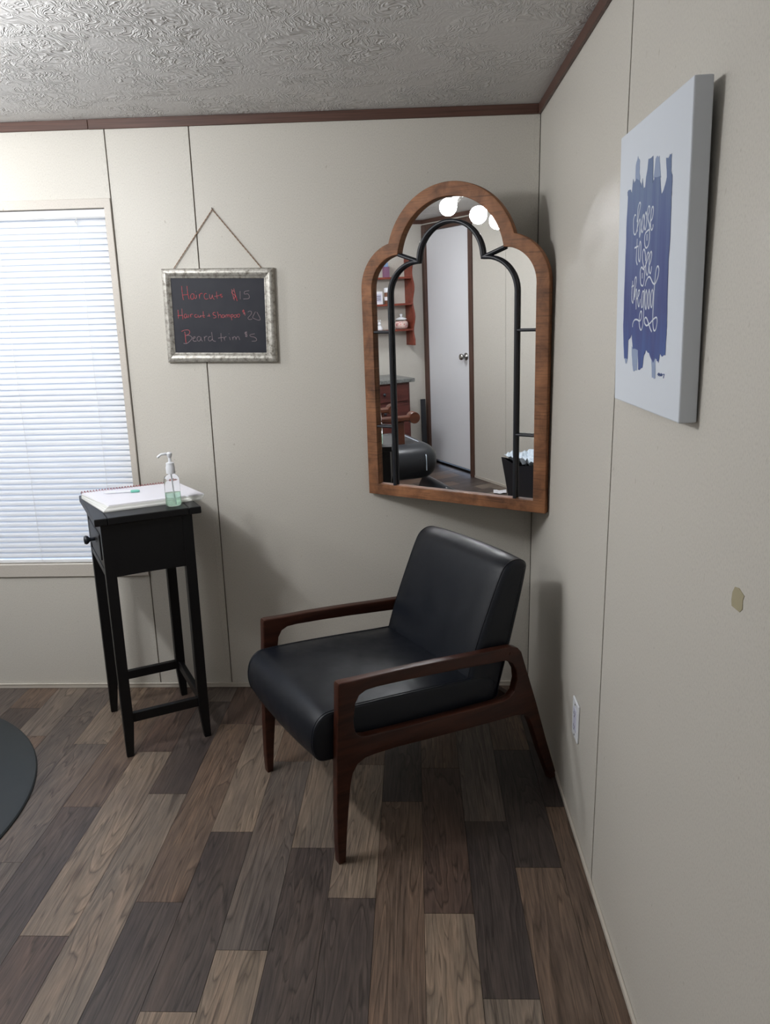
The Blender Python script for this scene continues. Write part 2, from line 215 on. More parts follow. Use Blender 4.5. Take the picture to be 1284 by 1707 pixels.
# floor planks (printed vinyl): colour per plank from the object colour
M_plank=mat('plank_vinyl',(.2,.15,.12),.45,.35)
v=coords(M_plank,(1,1,1),'World',True)
oi=nd(M_plank,'ShaderNodeObjectInfo')
vg=coords(M_plank,(10,.95,10),'World',True)
g1=noise(M_plank,vg,1.0,3,.5,.7)
ring=math_(M_plank,'FRACT',math_(M_plank,'MULTIPLY',g1,13.0))
ringl=ramp(M_plank,ring,[(0,(.52,.51,.50)),(.14,(.98,.98,.98)),(.5,(1.0,1.0,1.0)),(.86,(1.30,1.28,1.26)),(1,(.70,.69,.68))])
fine=noise(M_plank,coords(M_plank,(210,10,210),'World',True),1.0,4,.65)
finel=ramp(M_plank,fine,[(.33,(.68,.68,.69)),(.50,(1,1,1)),(.68,(1.27,1.26,1.25))])
blot=noise(M_plank,coords(M_plank,(9,2.2,9),'World',True),1.0,3)
blotl=ramp(M_plank,blot,[(.3,(.76,.76,.80)),(.5,(1,1,1)),(.7,(1.2,1.12,1.06))])
kn=nd(M_plank,'ShaderNodeTexVoronoi'); kn.inputs['Scale'].default_value=1.0
ln(M_plank,coords(M_plank,(5.2,1.7,5.2),'World',True),kn.inputs['Vector'])
knl=ramp(M_plank,kn.outputs['Distance'],[(.03,(.45,.42,.40)),(.09,(.9,.88,.86)),(.13,(1,1,1))])
c=mixc(M_plank,1.0,oi.outputs['Color'],ringl,'MULTIPLY'); c=mixc(M_plank,1.0,c,finel,'MULTIPLY')
c=mixc(M_plank,1.0,c,blotl,'MULTIPLY'); c=mixc(M_plank,1.0,c,knl,'MULTIPLY')
ln(M_plank,c,bsdf(M_plank).inputs['Base Color'])
bump(M_plank,fine,.10,.0006)
M_sub=mat('subfloor',(.03,.025,.022),.8)
# furniture
def leather(name, col, rough):
    m=mat(name,col,rough,.32); v=coords(m,(1,1,1)); n=nd(m,'ShaderNodeTexVoronoi'); n.inputs['Scale'].default_value=420
    ln(m,v,n.inputs['Vector']); nn_=noise(m,v,14,3)
    ln(m,ramp(m,nn_,[(.3,(rough-.06,)*3),(.7,(rough+.08,)*3)]),bsdf(m).inputs['Roughness'])
    bump(m,n.outputs['Distance'],.10,.0006); return m
M_leather=leather('black_leather',(.0040,.0058,.0105),.43)
M_vinyl=leather('grey_black_vinyl',(.03,.032,.036),.33)
def wood(name, a, b_, scale=(3,45,45), rough=.4, bmp=.05, dist=.6):
    m=mat(name,a,rough,.45); v=coords(m,scale); n=noise(m,v,1.0,5,.6,dist)
    ln(m,ramp(m,n,[(.32,a),(.68,b_)]),bsdf(m).inputs['Base Color']); bump(m,n,bmp,.001); return m
M_walnut=wood('dark_walnut',(.020,.0055,.0032),(.056,.0165,.0085),(4,60,38),.40,.03); bsdf(M_walnut).inputs['Specular IOR Level'].default_value=.32
M_black=mat('black_paint',(.0032,.0032,.0040),.45,.32)
n_=noise(M_black,coords(M_black,(60,60,8)),1.0,4); bump(M_black,n_,.08,.0008)
M_frame=wood('reclaimed_wood',(.105,.042,.018),(.31,.135,.060),(12,40,12),.62,.5,.7)
_v=coords(M_frame,(7,7,190)); _n=noise(M_frame,_v,1.0,3,.6)
_old=bsdf(M_frame).inputs['Base Color'].links[0].from_socket
_c=mixc(M_frame,1.0,_old,ramp(M_frame,_n,[(.30,(.50,.47,.45)),(.46,(1,1,1)),(.72,(1.15,1.10,1.04))]),'MULTIPLY')
ln(M_frame,_c,bsdf(M_frame).inputs['Base Color'])
M_iron=mat('dark_iron',(.013,.015,.021),.38,.5)
M_mirror=mat('mirror_silver',(.90,.91,.92),.0,.5,1.0)
M_chrome=mat('satin_nickel',(.45,.44,.42),.25,.5,1.0)
M_slat=mat('white_slat',(.80,.81,.83),.38,.45)
M_vane=mat('thin_vinyl_vane',(.82,.83,.85),.38,.45)
_t=nd(M_vane,'ShaderNodeBsdfTranslucent'); _t.inputs[0].default_value=(.82,.83,.85,1); _x=nd(M_vane,'ShaderNodeMixShader'); _x.inputs[0].default_value=.25
ln(M_vane,bsdf(M_vane).outputs[0],_x.inputs[1]); ln(M_vane,_t.outputs[0],_x.inputs[2]); ln(M_vane,_x.outputs[0],M_vane.node_tree.nodes['Material Output'].inputs[0])
M_casing=wall_mat('casing_vinyl',(.545,.505,.455))
M_cord=mat('white_cord',(.7,.7,.7),.7)
M_glass=mat('window_glass',(1,1,1),.0); bsdf(M_glass).inputs['Transmission Weight'].default_value=1.0
M_silver=mat('aged_silver_frame',(.40,.385,.35),.42,.5,.55)
_n=noise(M_silver,coords(M_silver,(70,70,70)),1.0,5,.7); ln(M_silver,ramp(M_silver,_n,[(.35,(.17,.155,.13)),(.5,(.40,.385,.35)),(.7,(.55,.53,.49))]),bsdf(M_silver).inputs['Base Color'])
M_board=mat('chalkboard',(.020,.022,.032),.55,.3)
_n=noise(M_board,coords(M_board,(14,14,14)),1.0,4); ln(M_board,ramp(M_board,_n,[(.3,(.017,.019,.028)),(.7,(.028,.029,.038))]),bsdf(M_board).inputs['Base Color'])
M_chalk=mat('red_chalk',(.42,.10,.11),.9,.1)
_n=noise(M_chalk,coords(M_chalk,(160,160,160)),1.0,3); ln(M_chalk,ramp(M_chalk,_n,[(.38,(.50,.07,.085)),(.62,(.38,.17,.18))]),bsdf(M_chalk).inputs['Base Color'])
M_chalk2=mat('pale_chalk',(.27,.215,.235),.9,.1)
M_twine=mat('jute_twine',(.26,.17,.115),.9)
M_canvas=mat('white_canvas',(.62,.66,.72),.7,.2)
_w=nd(M_canvas,'ShaderNodeTexChecker'); _w.inputs['Scale'].default_value=700; ln(M_canvas,coords(M_canvas),_w.inputs['Vector']); bump(M_canvas,_w.outputs['Fac'],.06,.0004)
M_paint=mat('blue_paint',(.1,.12,.3),.7,.2)
_tc=nd(M_paint,'ShaderNodeTexCoord'); _sx=nd(M_paint,'ShaderNodeSeparateXYZ'); ln(M_paint,_tc.outputs['Object'],_sx.inputs[0])
_st=noise(M_paint,coords(M_paint,(34,2.2,1)),1.0,4,.6)
_f=math_(M_paint,'ADD',math_(M_paint,'MULTIPLY',_sx.outputs[1],2.2),math_(M_paint,'MULTIPLY',math_(M_paint,'SUBTRACT',_st,.5),.9))
ln(M_paint,ramp(M_paint,_f,[(.12,(.075,.115,.29)),(.35,(.070,.085,.225)),(.62,(.105,.135,.275)),(.88,(.155,.205,.33))]),bsdf(M_paint).inputs['Base Color'])
M_paint2=mat('pale_blue_paint',(.27,.33,.47),.7,.2)
M_white=mat('white_plastic',(.74,.76,.80),.35,.45)
M_inset=mat('receptacle_white',(.56,.56,.68),.4,.45)
M_dark=mat('dark_slot',(.02,.02,.02),.7)
M_paper=mat('white_paper',(.74,.73,.78),.8,.2)
_v=coords(M_paper,(1,42,1)); _wv=nd(M_paper,'ShaderNodeTexWave',bands_direction='Y'); _wv.inputs['Scale'].default_value=1.2; ln(M_paper,_v,_wv.inputs['Vector'])
ln(M_paper,ramp(M_paper,_wv.outputs['Fac'],[(.0,(.60,.59,.66)),(.25,(.74,.73,.78)),(1,(.76,.75,.79))]),bsdf(M_paper).inputs['Base Color'])
M_paper2=mat('page_edges',(.66,.66,.64),.8,.2)
_v=coords(M_paper2,(1,1,900)); _n=noise(M_paper2,_v,1.0,2); ln(M_paper2,ramp(M_paper2,_n,[(.35,(.44,.44,.42)),(.6,(.70,.70,.68))]),bsdf(M_paper2).inputs['Base Color'])
M_spiral=mat('red_wire',(.30,.05,.07),.4)
M_teal=mat('teal_plastic',(.16,.50,.40),.4)
M_clear=mat('clear_plastic',(.96,.98,.97),.02,.5); bsdf(M_clear).inputs['Transmission Weight'].default_value=1.0; bsdf(M_clear).inputs['IOR'].default_value=1.12
M_gel=mat('green_gel',(.70,.94,.80),.05); bsdf(M_gel).inputs['Transmission Weight'].default_value=.8; bsdf(M_gel).inputs['IOR'].default_value=1.2
M_mat=mat('black_rubber',(.028,.034,.036),.55,.4)
_n=noise(M_mat,coords(M_mat,(1,1,1)),3.0,4); ln(M_mat,ramp(M_mat,_n,[(.3,(.024,.030,.034)),(.7,(.036,.040,.040))]),bsdf(M_mat).inputs['Base Color'])
M_doorw=mat('white_door',(.74,.75,.79),.45,.4)
M_dcas=wood('door_casing_wood',(.060,.030,.022),(.11,.058,.042),(40,40,2),.45,.03)
M_redwood=wood('red_stained_wood',(.15,.028,.016),(.25,.055,.030),(20,6,20),.4,.03)
M_cab=wood('dark_red_wood',(.060,.014,.012),(.13,.034,.028),(20,3,20),.4,.03)
M_orange=wood('orange_brown_wood',(.050,.015,.008),(.11,.034,.016),(20,3,20),.4,.03)
M_stone=mat('grey_marble',(.12,.13,.125),.3,.5)
_n=noise(M_stone,coords(M_stone,(22,22,22)),1.0,6,.7); ln(M_stone,ramp(M_stone,_n,[(.35,(.05,.055,.055)),(.65,(.24,.25,.245))]),bsdf(M_stone).inputs['Base Color'])
M_bag=mat('white_bag',(.62,.70,.78),.4,.4)
M_cardp=mat('printed_card',(.72,.72,.76),.6)
M_cocoa=mat('brown_contents',(.16,.06,.03),.6)
M_pink=mat('pink_candy',(.60,.20,.20),.5)
_n=nd(M_pink,'ShaderNodeTexVoronoi'); _n.inputs['Scale'].default_value=60; ln(M_pink,coords(M_pink),_n.inputs['Vector']); ln(M_pink,ramp(M_pink,_n.outputs['Distance'],[(.2,(.55,.12,.14)),(.5,(.75,.55,.52))]),bsdf(M_pink).inputs['Base Color'])
M_purple=mat('purple_card',(.22,.10,.18),.6); M_blue=mat('blue_card',(.22,.34,.55),.6)
M_stain=mat('tan_putty',(.35,.31,.20),.8)
def lit(name,e):
    m=bpy.data.materials.new(name); m.use_nodes=True; nt=m.node_tree; nt.nodes.clear()
    em=nt.nodes.new('ShaderNodeEmission'); o=nt.nodes.new('ShaderNodeOutputMaterial')
    em.inputs[0].default_value=(*BULB_COL,1); em.inputs[1].default_value=e; nt.links.new(em.outputs[0],o.inputs[0]); return m
M_bulb=lit('lit_globe',BULB); M_bulb2=lit('lit_globe_window',BULB2); M_fill_rear=lit('fill_glow_rear',FILL_REAR); M_fill_left=lit('fill_glow_left',FILL_LEFT)

# ------------------------------------------------------------ room shell
XL=-4.19; YO=-2.303; XJ=-1.90; YB=-3.6
# floor: dark backing with every printed plank a piece of its own
floor=obj('floor', box(XL-.1,.1,YB-.1,.1,-.06,-.004), M_sub, kind='structure')
PW=.1238; GAP=.0011
TONE=dict(t=(.215,.165,.125), l=(.175,.140,.112), b=(.135,.094,.070), g=(.115,.093,.080), d=(.075,.058,.051), r=(.092,.062,.050), k=(.056,.044,.040))
COLS={0:[(0,-.797,'k'),(-.797,-1.62,'b')],
 1:[(0,-.482,'b'),(-.482,-1.063,'k'),(-1.063,-1.68,'b')],
 2:[(0,-.26,'d'),(-.26,-.867,'g'),(-.867,-1.477,'k'),(-1.477,-2.09,'l')],
 3:[(0,-.59,'b'),(-.59,-1.230,'r'),(-1.230,-1.84,'t')],
 4:[(0,-.16,'d'),(-.16,-.772,'k'),(-.772,-1.72,'b')],
 5:[(0,-.57,'b'),(-.57,-1.179,'t'),(-1.179,-1.79,'d')],
 6:[(0,-.38,'t'),(-.38,-.986,'l'),(-.986,-1.75,'d')],
 7:[(0,-.549,'b'),(-.549,-1.350,'g'),(-1.350,-1.96,'t')],
 8:[(0,-.31,'r'),(-.31,-.917,'t'),(-.917,-1.518,'d'),(-1.518,-2.1,'t')],
 9:[(0,-.30,'r'),(-.30,-1.197,'b'),(-1.197,-1.8,'d')],
 10:[(0,-.126,'g'),(-.126,-.732,'d'),(-.732,-1.72,'l')],
 11:[(0,-.487,'r'),(-.487,-1.311,'t'),(-1.311,-1.92,'r')],
 12:[(0,-.022,'b'),(-.022,-.799,'b'),(-.799,-1.6,'d')],
 13:[(0,-.435,'t'),(-.435,-1.05,'g'),(-1.05,-1.7,'g')],
 14:[(0,-.239,'g'),(-.239,-.86,'g'),(-.86,-1.5,'b')],
 15:[(0,-.38,'l'),(-.38,-.98,'b'),(-.98,-1.6,'g')],
 16:[(0,-.172,'b'),(-.172,-.78,'d'),(-.78,-1.4,'b')]}
unit=box(-.5,.5,-.5,.5,-1,0); me_pl=bpy.data.meshes.new('plank'); bmesh.ops.recalc_face_normals(unit,faces=unit.faces); unit.to_mesh(me_pl); unit.free(); me_pl.materials.append(M_plank)
rp=random.Random(3)
def plank(x0,x1,y0,y1,tone):
    if y1<YB: y1=YB
    o=bpy.data.objects.new('plank',me_pl); C.objects.link(o); o.parent=floor
    o.location=((x0+x1)/2,(y0+y1)/2,0); o.scale=(x1-x0-GAP,y0-y1-GAP,.004)
    c=TONE[tone]; j=rp.uniform(.94,1.06); j*=.88; o.color=(c[0]*j,c[1]*j,c[2]*j,1)
for k in range(34):
    xr=-.063-PW*(k-1) if k else 0.0
    xl=max(-.063-PW*k,XL)
    if xl>=xr: break
    rows=list(COLS.get(k,[])); y=rows[-1][1] if rows else -rp.uniform(0.15,.6)
    if not rows: rows=[(0,y,rp.choice('tlbgdr'))]
    lim = YB if xr>XJ-.15 else YO-.02
    while y>lim:
        rows.append((y,y-.61,rp.choice('tlbbgddr'))); y-=.61
    for y0,y1,t in rows: plank(xl,xr,y0,y1,t)
# ceiling
obj('ceiling', box(XL-.1,.1,YB-.1,.1,H,H+.08), M_ceil, kind='structure')
# back wall: backing around the window, vinyl panels with dark seams between
WX0,WX1,WZ0,WZ1=-2.60,-1.518,.533,1.847
bmw=box(XL-.1,WX0,.006,.10,0,H); box(WX1,.1,.006,.10,0,H,bm=bmw); box(WX0,WX1,.006,.10,WZ1,H,bm=bmw); box(WX0,WX1,.006,.10,0,WZ0,bm=bmw)
wb=obj('wall_back', bmw, M_gap, kind='structure')
def panel(x0,x1,z0,z1,parent=wb,y0=0,y1=.006):
    return obj('wall_panel', box(x0,x1,y0,y1,z0,z1), M_wall, parent)
panel(XL,-2.64,0,H); panel(-2.636,-1.496,WZ1,H); panel(-2.636,-1.496,0,WZ0); panel(-2.636,WX0,WZ0,WZ1); panel(WX1,-1.496,WZ0,WZ1)
panel(-1.4925,-1.2025,0,H); panel(-1.1985,-.0025,0,H)
for x0,x1 in ((-1.224,-1.2025),(-.026,-.0025),(-1.515,-1.4965)):
    z0_=WZ1+.03 if x0<-1.5 else .021
    obj('batten', box(x0,x1,-.0014,.0,z0_,H-.032,.0004,1), M_wall, wb)
    if x0<-1.5: obj('batten', box(x0,x1,-.0014,.0,.021,WZ0-.051,.0004,1), M_wall, wb)
# right wall
wr=obj('wall_right', box(.006,.10,YB-.1,.1,0,H), M_gap, kind='structure')
for y0,y1 in ((-1.1300,0),(-2.352,-1.1335),(YB,-2.3555)):
    obj('wall_panel', box(0,.006,y0,y1,0,H), M_wall, wr)
for y0 in (-1.130,-2.352):
    obj('batten', box(-.0014,0,y0,y0+.022,.021,H-.032,.0004,1), M_wall, wr)
PWX=2.6; pts=[(-.006,-.012),(.004,-.0115),(.007,-.006),(.0065,.004),(.008,.010),(.001,.014),(-.004,.012),(-.0065,.004),(-.007,-.005)]
pb=plate([[(x*PWX,z*1.25) for x,z in pts]],.0005); xf(pb, Matrix.Translation((-.0004,-1.835,1.054)) @ Matrix.Rotation(-math.pi/2,4,'Z') @ Matrix.Rotation(math.pi/2,4,'X'))
obj('putty_patch', pb, M_stain, wr, label='small tan putty patch')
# left wall, opposite wall and the jog behind the camera
wl=obj('wall_left', box(XL-.10,XL-.006,YO-.1,.1,0,H), M_gap, kind='structure')
for y0,y1 in ((-1.20,0),(YO,-1.204)): obj('wall_panel', box(XL-.006,XL,y0,y1,0,H), M_wall, wl)
DX0,DX1,DZ=-4.14,-3.456,2.035
bo=box(XL-.1,DX0-.05,YO-.10,YO-.006,0,H); box(DX1+.05,XJ,YO-.10,YO-.006,0,H,bm=bo); box(DX0-.05,DX1+.05,YO-.1,YO-.006,DZ+.05,H,bm=bo)
wo=obj('wall_front', bo, M_gap, kind='structure')
for x0,x1 in ((DX1+.055,-2.96),(-2.956,XJ)): obj('wall_panel', box(x0,x1,YO-.006,YO,0,H), M_wall, wo)
obj('wall_panel', box(DX0-.05,DX1+.055,YO-.006,YO,DZ+.055,H), M_wall, wo)
wj=obj('wall_jog', box(XJ-.094,XJ-.006,YB-.1,YO-.1,0,H), M_gap, kind='structure')
obj('wall_panel', box(XJ-.006,XJ,YB,YO-.0,0,H), M_wall, wj)
wn=obj('wall_rear', box(XJ-.094,.1,YB-.10,YB-.006,0,H), M_gap, kind='structure')
obj('wall_panel', box(XJ,0,YB-.006,YB,0,H), M_wall, wn)
# ceiling trim (brown batten) and vinyl baseboards
XS=-1.546
t1=obj('trim_back', box(XS+.0008,-.010,-.010,-.0005,H-.032,H-.0005,.0012,1), M_trim, kind='structure')
obj('trim_piece', box(XL,XS-.0008,-.0092,-.0005,H-.0315,H-.0005,.0012,1), M_trim, t1)
obj('trim_right', box(-.010,-.0005,YB,-.0005,H-.032,H-.0005,.0012,1), M_trim, kind='structure')
obj('trim_front', box(XL,XJ,YO+.0005,YO+.010,H-.032,H-.0005,.0012,1), M_trim, kind='structure')
obj('trim_left', box(XL+.0005,XL+.010,YO+.01,-.0105,H-.032,H-.0005,.0012,1), M_trim, kind='structure')
def baseb(name, x0,x1,y0,y1,dx,dy):
    b=box(x0,x1,y0,y1,.0005,.0195,.0012,1)
    box(x0-dx*.002,x1+dx*.0,y0-dy*.002,y1,.0165,.0205,.0008,1,bm=b)
    return obj(name,b,M_base,kind='structure')
baseb('baseboard_back', XL,-.006,-.0055,-.0005,0,1)
baseb('baseboard_right', -.0055,-.0005,YB,-.006,1,0)
baseb('baseboard_front', DX1+.055,XJ,YO+.0005,YO+.0055,0,0)
baseb('baseboard_left', XL+.0005,XL+.0055,YO+.05,-.0065,0,0)
# door in the opposite wall (seen in the mirror)
dr=obj('door_1', box(DX0+.003,DX1-.003,YO-.045,YO-.008,.050,DZ-.003,.002,1), M_doorw, kind='structure')
for x0,x1,z0,z1 in ((DX0-.05,DX0,0,DZ+.05),(DX1,DX1+.05,0,DZ+.05),(DX0,DX1,DZ,DZ+.05)):
    obj('door_casing', box(x0,x1,YO-.09,YO+.012,z0,z1,.002,1), M_dcas, dr)
obj('door_gap_shade', box(DX0,DX1,YO-.09,YO-.05,.0005,.02), M_dark, dr)  # dark strip standing in for the black shadow under the door
kb=lathe([(.0,0),(.031,0),(.031,.006),(.012,.010),(.011,.030),(.022,.036),(.027,.048),(.024,.058),(.0,.062)],24)
xf(kb, Matrix.Translation((-3.524,YO-.008,1.004)) @ Matrix.Rotation(-math.pi/2,4,'X'))
obj('door_knob', kb, M_chrome, dr, smooth=True)
# window
fr=box(WX0,WX0+.03,.055,.085,WZ0,WZ1); box(WX1-.03,WX1,.055,.085,WZ0,WZ1,bm=fr); box(WX0+.03,WX1-.03,.055,.085,WZ0,WZ0+.03,bm=fr); box(WX0+.03,WX1-.03,.055,.085,WZ1-.03,WZ1,bm=fr); box(WX0+.03,WX1-.03,.06,.08,1.17,1.20,bm=fr)
win=obj('window_1', fr, M_white, kind='structure')
obj('pane', box(WX0+.03,WX1-.03,.068,.072,WZ0+.03,1.17), M_glass, win); obj('pane', box(WX0+.03,WX1-.03,.068,.072,1.20,WZ1-.03), M_glass, win)
for x0,x1,z0,z1 in ((WX0-.03,WX1+.0005,WZ1-.002,WZ1+.030),(WX0-.03,WX1+.0005,WZ0-.05,WZ0+.002),(WX1-.003,WX1+.0215,WZ0-.05,WZ1+.030)):
    obj('window_casing', box(x0,x1,-.007,.0005 if z1-z0>1 else .020,z0,z1,.0015,1), M_casing, win)
obj('window_stool', box(WX0,WX1,.020,.056,WZ0-.004,WZ0+.003), M_casing, win)
# ------------------------------------------------------------ window blind
bl=thing('window_blind','closed white horizontal mini blind covering the window behind the black side table','blind',((WX0+WX1)/2,.018,WZ0))
bx0,bx1=(WX0-WX1)/2+.004,(WX1-WX0)/2-.003; hh=WZ1-WZ0
hb=box(bx0,bx1,-.016,.016,hh-.034,hh-.004,.004,2); box(bx0,bx1,-.019,-.016,hh-.030,hh-.010,.001,1,bm=hb)
obj('headrail', hb, M_slat, bl)
PIT_S=.0212; n_sl=int((hh-.034-.028)/PIT_S)
def slat_mesh():
    b=bmesh.new(); A=[];n=6;th=math.radians(61)
    for s in range(2):
        row=[]
        for i in range(n+1):
            u=(i/n-.5)*.0255; c=.0032*(1-(2*i/n-1)**2)
            y=u*math.cos(th)-c*math.sin(th)+s*.0005; z=u*math.sin(th)+c*math.cos(th)
            row.append([b.verts.new((bx0+.002,y,z)),b.verts.new((bx1-.002,y,z))])
        A.append(row)
    for s in range(2):
        for i in range(n): b.faces.new((A[s][i][0],A[s][i+1][0],A[s][i+1][1],A[s][i][1]))
    for i in range(n):
        for e in (0,1): b.faces.new((A[0][i][e],A[0][i+1][e],A[1][i+1][e],A[1][i][e]))
    for i in (0,n): b.faces.new((A[0][i][0],A[1][i][0],A[1][i][1],A[0][i][1]))
    return b
s0=obj('slat', slat_mesh(), M_vane, bl, smooth=math.radians(40)); s0.location=(0,-.002,hh-.046)
for i in range(1,n_sl):
    s=s0.copy(); C.objects.link(s); s.parent=bl; s.location=(rp.uniform(-.0007,.0007),-.002,hh-.046-i*PIT_S); s.rotation_euler=(rp.uniform(-.03,.03),rp.uniform(-.0006,.0006),0)
    if i==1: s.rotation_euler=(.12,.002,0)
zb=hh-.046-n_sl*PIT_S
obj('bottom_rail', box(bx0,bx1,-.012,.010,.004,.020,.004,2), M_slat, bl)
for x in (bx1-.105,bx1-.40,bx0+.105):
    cb=tube([(x,-.0155,hh-.03),(x,-.0155,.012)],.0007,5); tube([(x+.004,.012,hh-.03),(x+.004,.012,.012)],.0007,5,bm=cb)
    obj('ladder_cord', cb, M_cord, bl)
ck=tube([(bx1-.105,-.017,hh-.036),(bx1-.112,-.019,hh-.044),(bx1-.104,-.018,hh-.055)],.0022,6); obj('cord_knot', ck, M_cord, bl)
# ------------------------------------------------------------ mirror hung across the corner
cyw,syw=math.cos(-.052),math.sin(-.052)
nn=Vector((-.508,-.861,-.018)).normalized(); nh=Vector((nn.x,nn.y,0)).normalized(); ee=Vector((-nh.y,nh.x,0)); upv=nn.cross(ee)
if upv.z<0: upv=-upv
MW=.697; R0=Vector((0,-.347,.806))+nn*.0305
mir=thing('wall_mirror','tall arched mirror in brown wood frame hung across the corner above the armchair','mirror')
Mm=Matrix((ee,-nn,upv)).transposed().to_4x4(); Mm.translation=R0-ee*MW; mir.matrix_world=Mm
def arcp(cx,cz,r,a0,a1,n=22): return [(cx+r*math.cos(math.radians(a0+(a1-a0)*i/n)),cz+r*math.sin(math.radians(a0+(a1-a0)*i/n))) for i in range(n+1)]
def trefoil(x0,z0,cr,cz,lr,lcx,lcz,top=False):
    """right half from bottom to apex, mirrored"""
    c=MW/2; R=[]
    # intersection of upper circle (c,cz,cr) and lower circle (MW-lcx,lcz,lr)
    ax,az=MW-lcx,lcz; dx,dz=ax-c,az-cz; d=math.hypot(dx,dz); a=(cr*cr-lr*lr+d*d)/(2*d); h=math.sqrt(max(0,cr*cr-a*a))
    px,pz=c+a*dx/d,cz+a*dz/d; cand=[(px-h*dz/d,pz+h*dx/d),(px+h*dz/d,pz-h*dx/d)]; ix,iz=max(cand,key=lambda q:q[0]+q[1])
    al=math.degrees(math.atan2(iz-az,ix-ax)); au=math.degrees(math.atan2(iz-cz,ix-c))
    R=[(MW-x0,z0)]+arcp(ax,az,lr,0,al,16)+arcp(c,cz,cr,au,90,20)[1:]
    L=[(MW-x,z) for x,z in reversed(R[:-1])]
    return R+L,(ix,iz)
outer,_=trefoil(0,0,.240,.818,.155,.155,.735)
inner,(nix,niz)=trefoil(.043,.040,.197,.818,.112,.155,.735)
inner[0]=(MW-.043,.040)
fb=plate([outer,inner],.0145,.0022,2); xf(fb, Matrix.Translation((0,.0150,0)) @ Matrix.Rotation(math.pi/2,4,'X'))
obj('frame', fb, M_frame, mir, smooth=math.radians(35))
gl,_=trefoil(.038,.036,.202,.818,.117,.155,.735)
gb=plate([gl],.0015); xf(gb, Matrix.Translation((0,.0195,0)) @ Matrix.Rotation(math.pi/2,4,'X')); obj('mirror_glass', gb, M_mirror, mir)
bk=plate([trefoil(.02,.02,.22,.818,.135,.155,.735)[0]],.0025); xf(bk, Matrix.Translation((0,.0250,0)) @ Matrix.Rotation(math.pi/2,4,'X')); obj('backing_board', bk, M_dark, mir)
c_=MW/2
lead,(lix,liz)=trefoil(.1115,.040,.118,.822,.109,.2205,.712)
obj('iron_arch', tube([(x,.0085,z) for x,z in lead],.0068,10), M_iron, mir, smooth=math.radians(50))
for x0,z0,x1,z1 in ((lix,liz,nix,niz),(MW-lix,liz,MW-nix,niz),(MW-.1115,.592,MW-.044,.592),(.1115,.592,.044,.592),(MW-.1115,.256,MW-.044,.256),(.1115,.256,.044,.256)):
    obj('iron_bar', tube([(x0,.0085,z0),(x1,.0085,z1)],.0050 if z1<.7 else .0062,10), M_iron, mir, smooth=math.radians(50))
# ------------------------------------------------------------ chalkboard sign
sg=thing('chalkboard_sign','small chalkboard price sign in weathered silver frame hanging by twine on the back wall','sign',(-1.345,0,1.30))
O4=[(.0093,.3347),(.4132,.3286),(.4083,-.0006),(.0048,.0070)]
I4=[(.0399,.3020),(.3764,.2934),(.3703,.0336),(.0349,.0412)]
prof=[(0,-.003),(0,-.012),(.10,-.018),(.30,-.0205),(.55,-.019),(.78,-.0145),(.86,-.0125),(.90,-.0135),(1.0,-.0120),(1.0,-.006)]
for i in range(4):
    j=(i+1)%4; b=bmesh.new(); rings=[]
    for o4,i4 in ((O4[i],I4[i]),(O4[j],I4[j])):
        rings.append([b.verts.new((o4[0]+(i4[0]-o4[0])*t,y,o4[1]+(i4[1]-o4[1])*t)) for t,y in prof])
    A,B=rings
    for k in range(len(prof)-1): b.faces.new((A[k],A[k+1],B[k+1],B[k]))
    b.faces.new((A[0],B[0],B[-1],A[-1])); b.faces.new(A); b.faces.new(list(reversed(B)))
    obj('frame_rail', b, M_silver, sg, smooth=math.radians(40))
cb_=plate([[(I4[k][0]+(.2-I4[k][0])*-.02,I4[k][1]+(.16-I4[k][1])*-.02) for k in range(4)]],.002); xz_to_wall(cb_,-.0080); obj('board', cb_, M_board, sg)
WORDS=[(0,15,0),(15,18,0),(18,20,1),(20,34,0),(34,36,0),(36,48,0),(48,50,0),(50,52,1),(52,54,0),(54,62,1),(62,69,1),(69,99,1)]
for i0,i1,faint in WORDS:
    wd=None
    for st in TR['SIGN'][i0:i1]:
        wd=tube([(q.x,-.0103,q.y) for q in crom([Vector(q) for q in st],4)],.00125 if not faint else .0011,5,bm=wd)
    obj('chalk_word', wd, M_chalk2 if faint else M_chalk, sg, kind='stuff', label='faint pinkish chalk handwriting' if faint else 'red chalk handwriting')
def twine(p0,p1,seed):
    r_=random.Random(seed); n=26; b=None
    for ph in (0,math.pi):
        pts=[]
        for i in range(n*2+1):
            t=i/(n*2); q=Vector(p0).lerp(Vector(p1),t); pts.append(q+Vector((math.cos(ph+t*60),math.sin(ph+t*60)*.6,math.sin(ph+t*60)))*.0011)
        b=tube(pts,.0011,5,bm=b)
    return b
tw=twine((.0517,-.006,.333),(.2068,-.0045,.529),1); twine((.3679,-.006,.329),(.2068,-.0045,.529),2) if False else None
tw=merge(tw, twine((.3679,-.006,.329),(.2068,-.0045,.529),2)); obj('twine', tw, M_twine, sg)
nb=tube([(.2068,.004,.5285),(.2062,-.008,.534)],.0016,8); obj('nail', nb, M_dcas, sg)
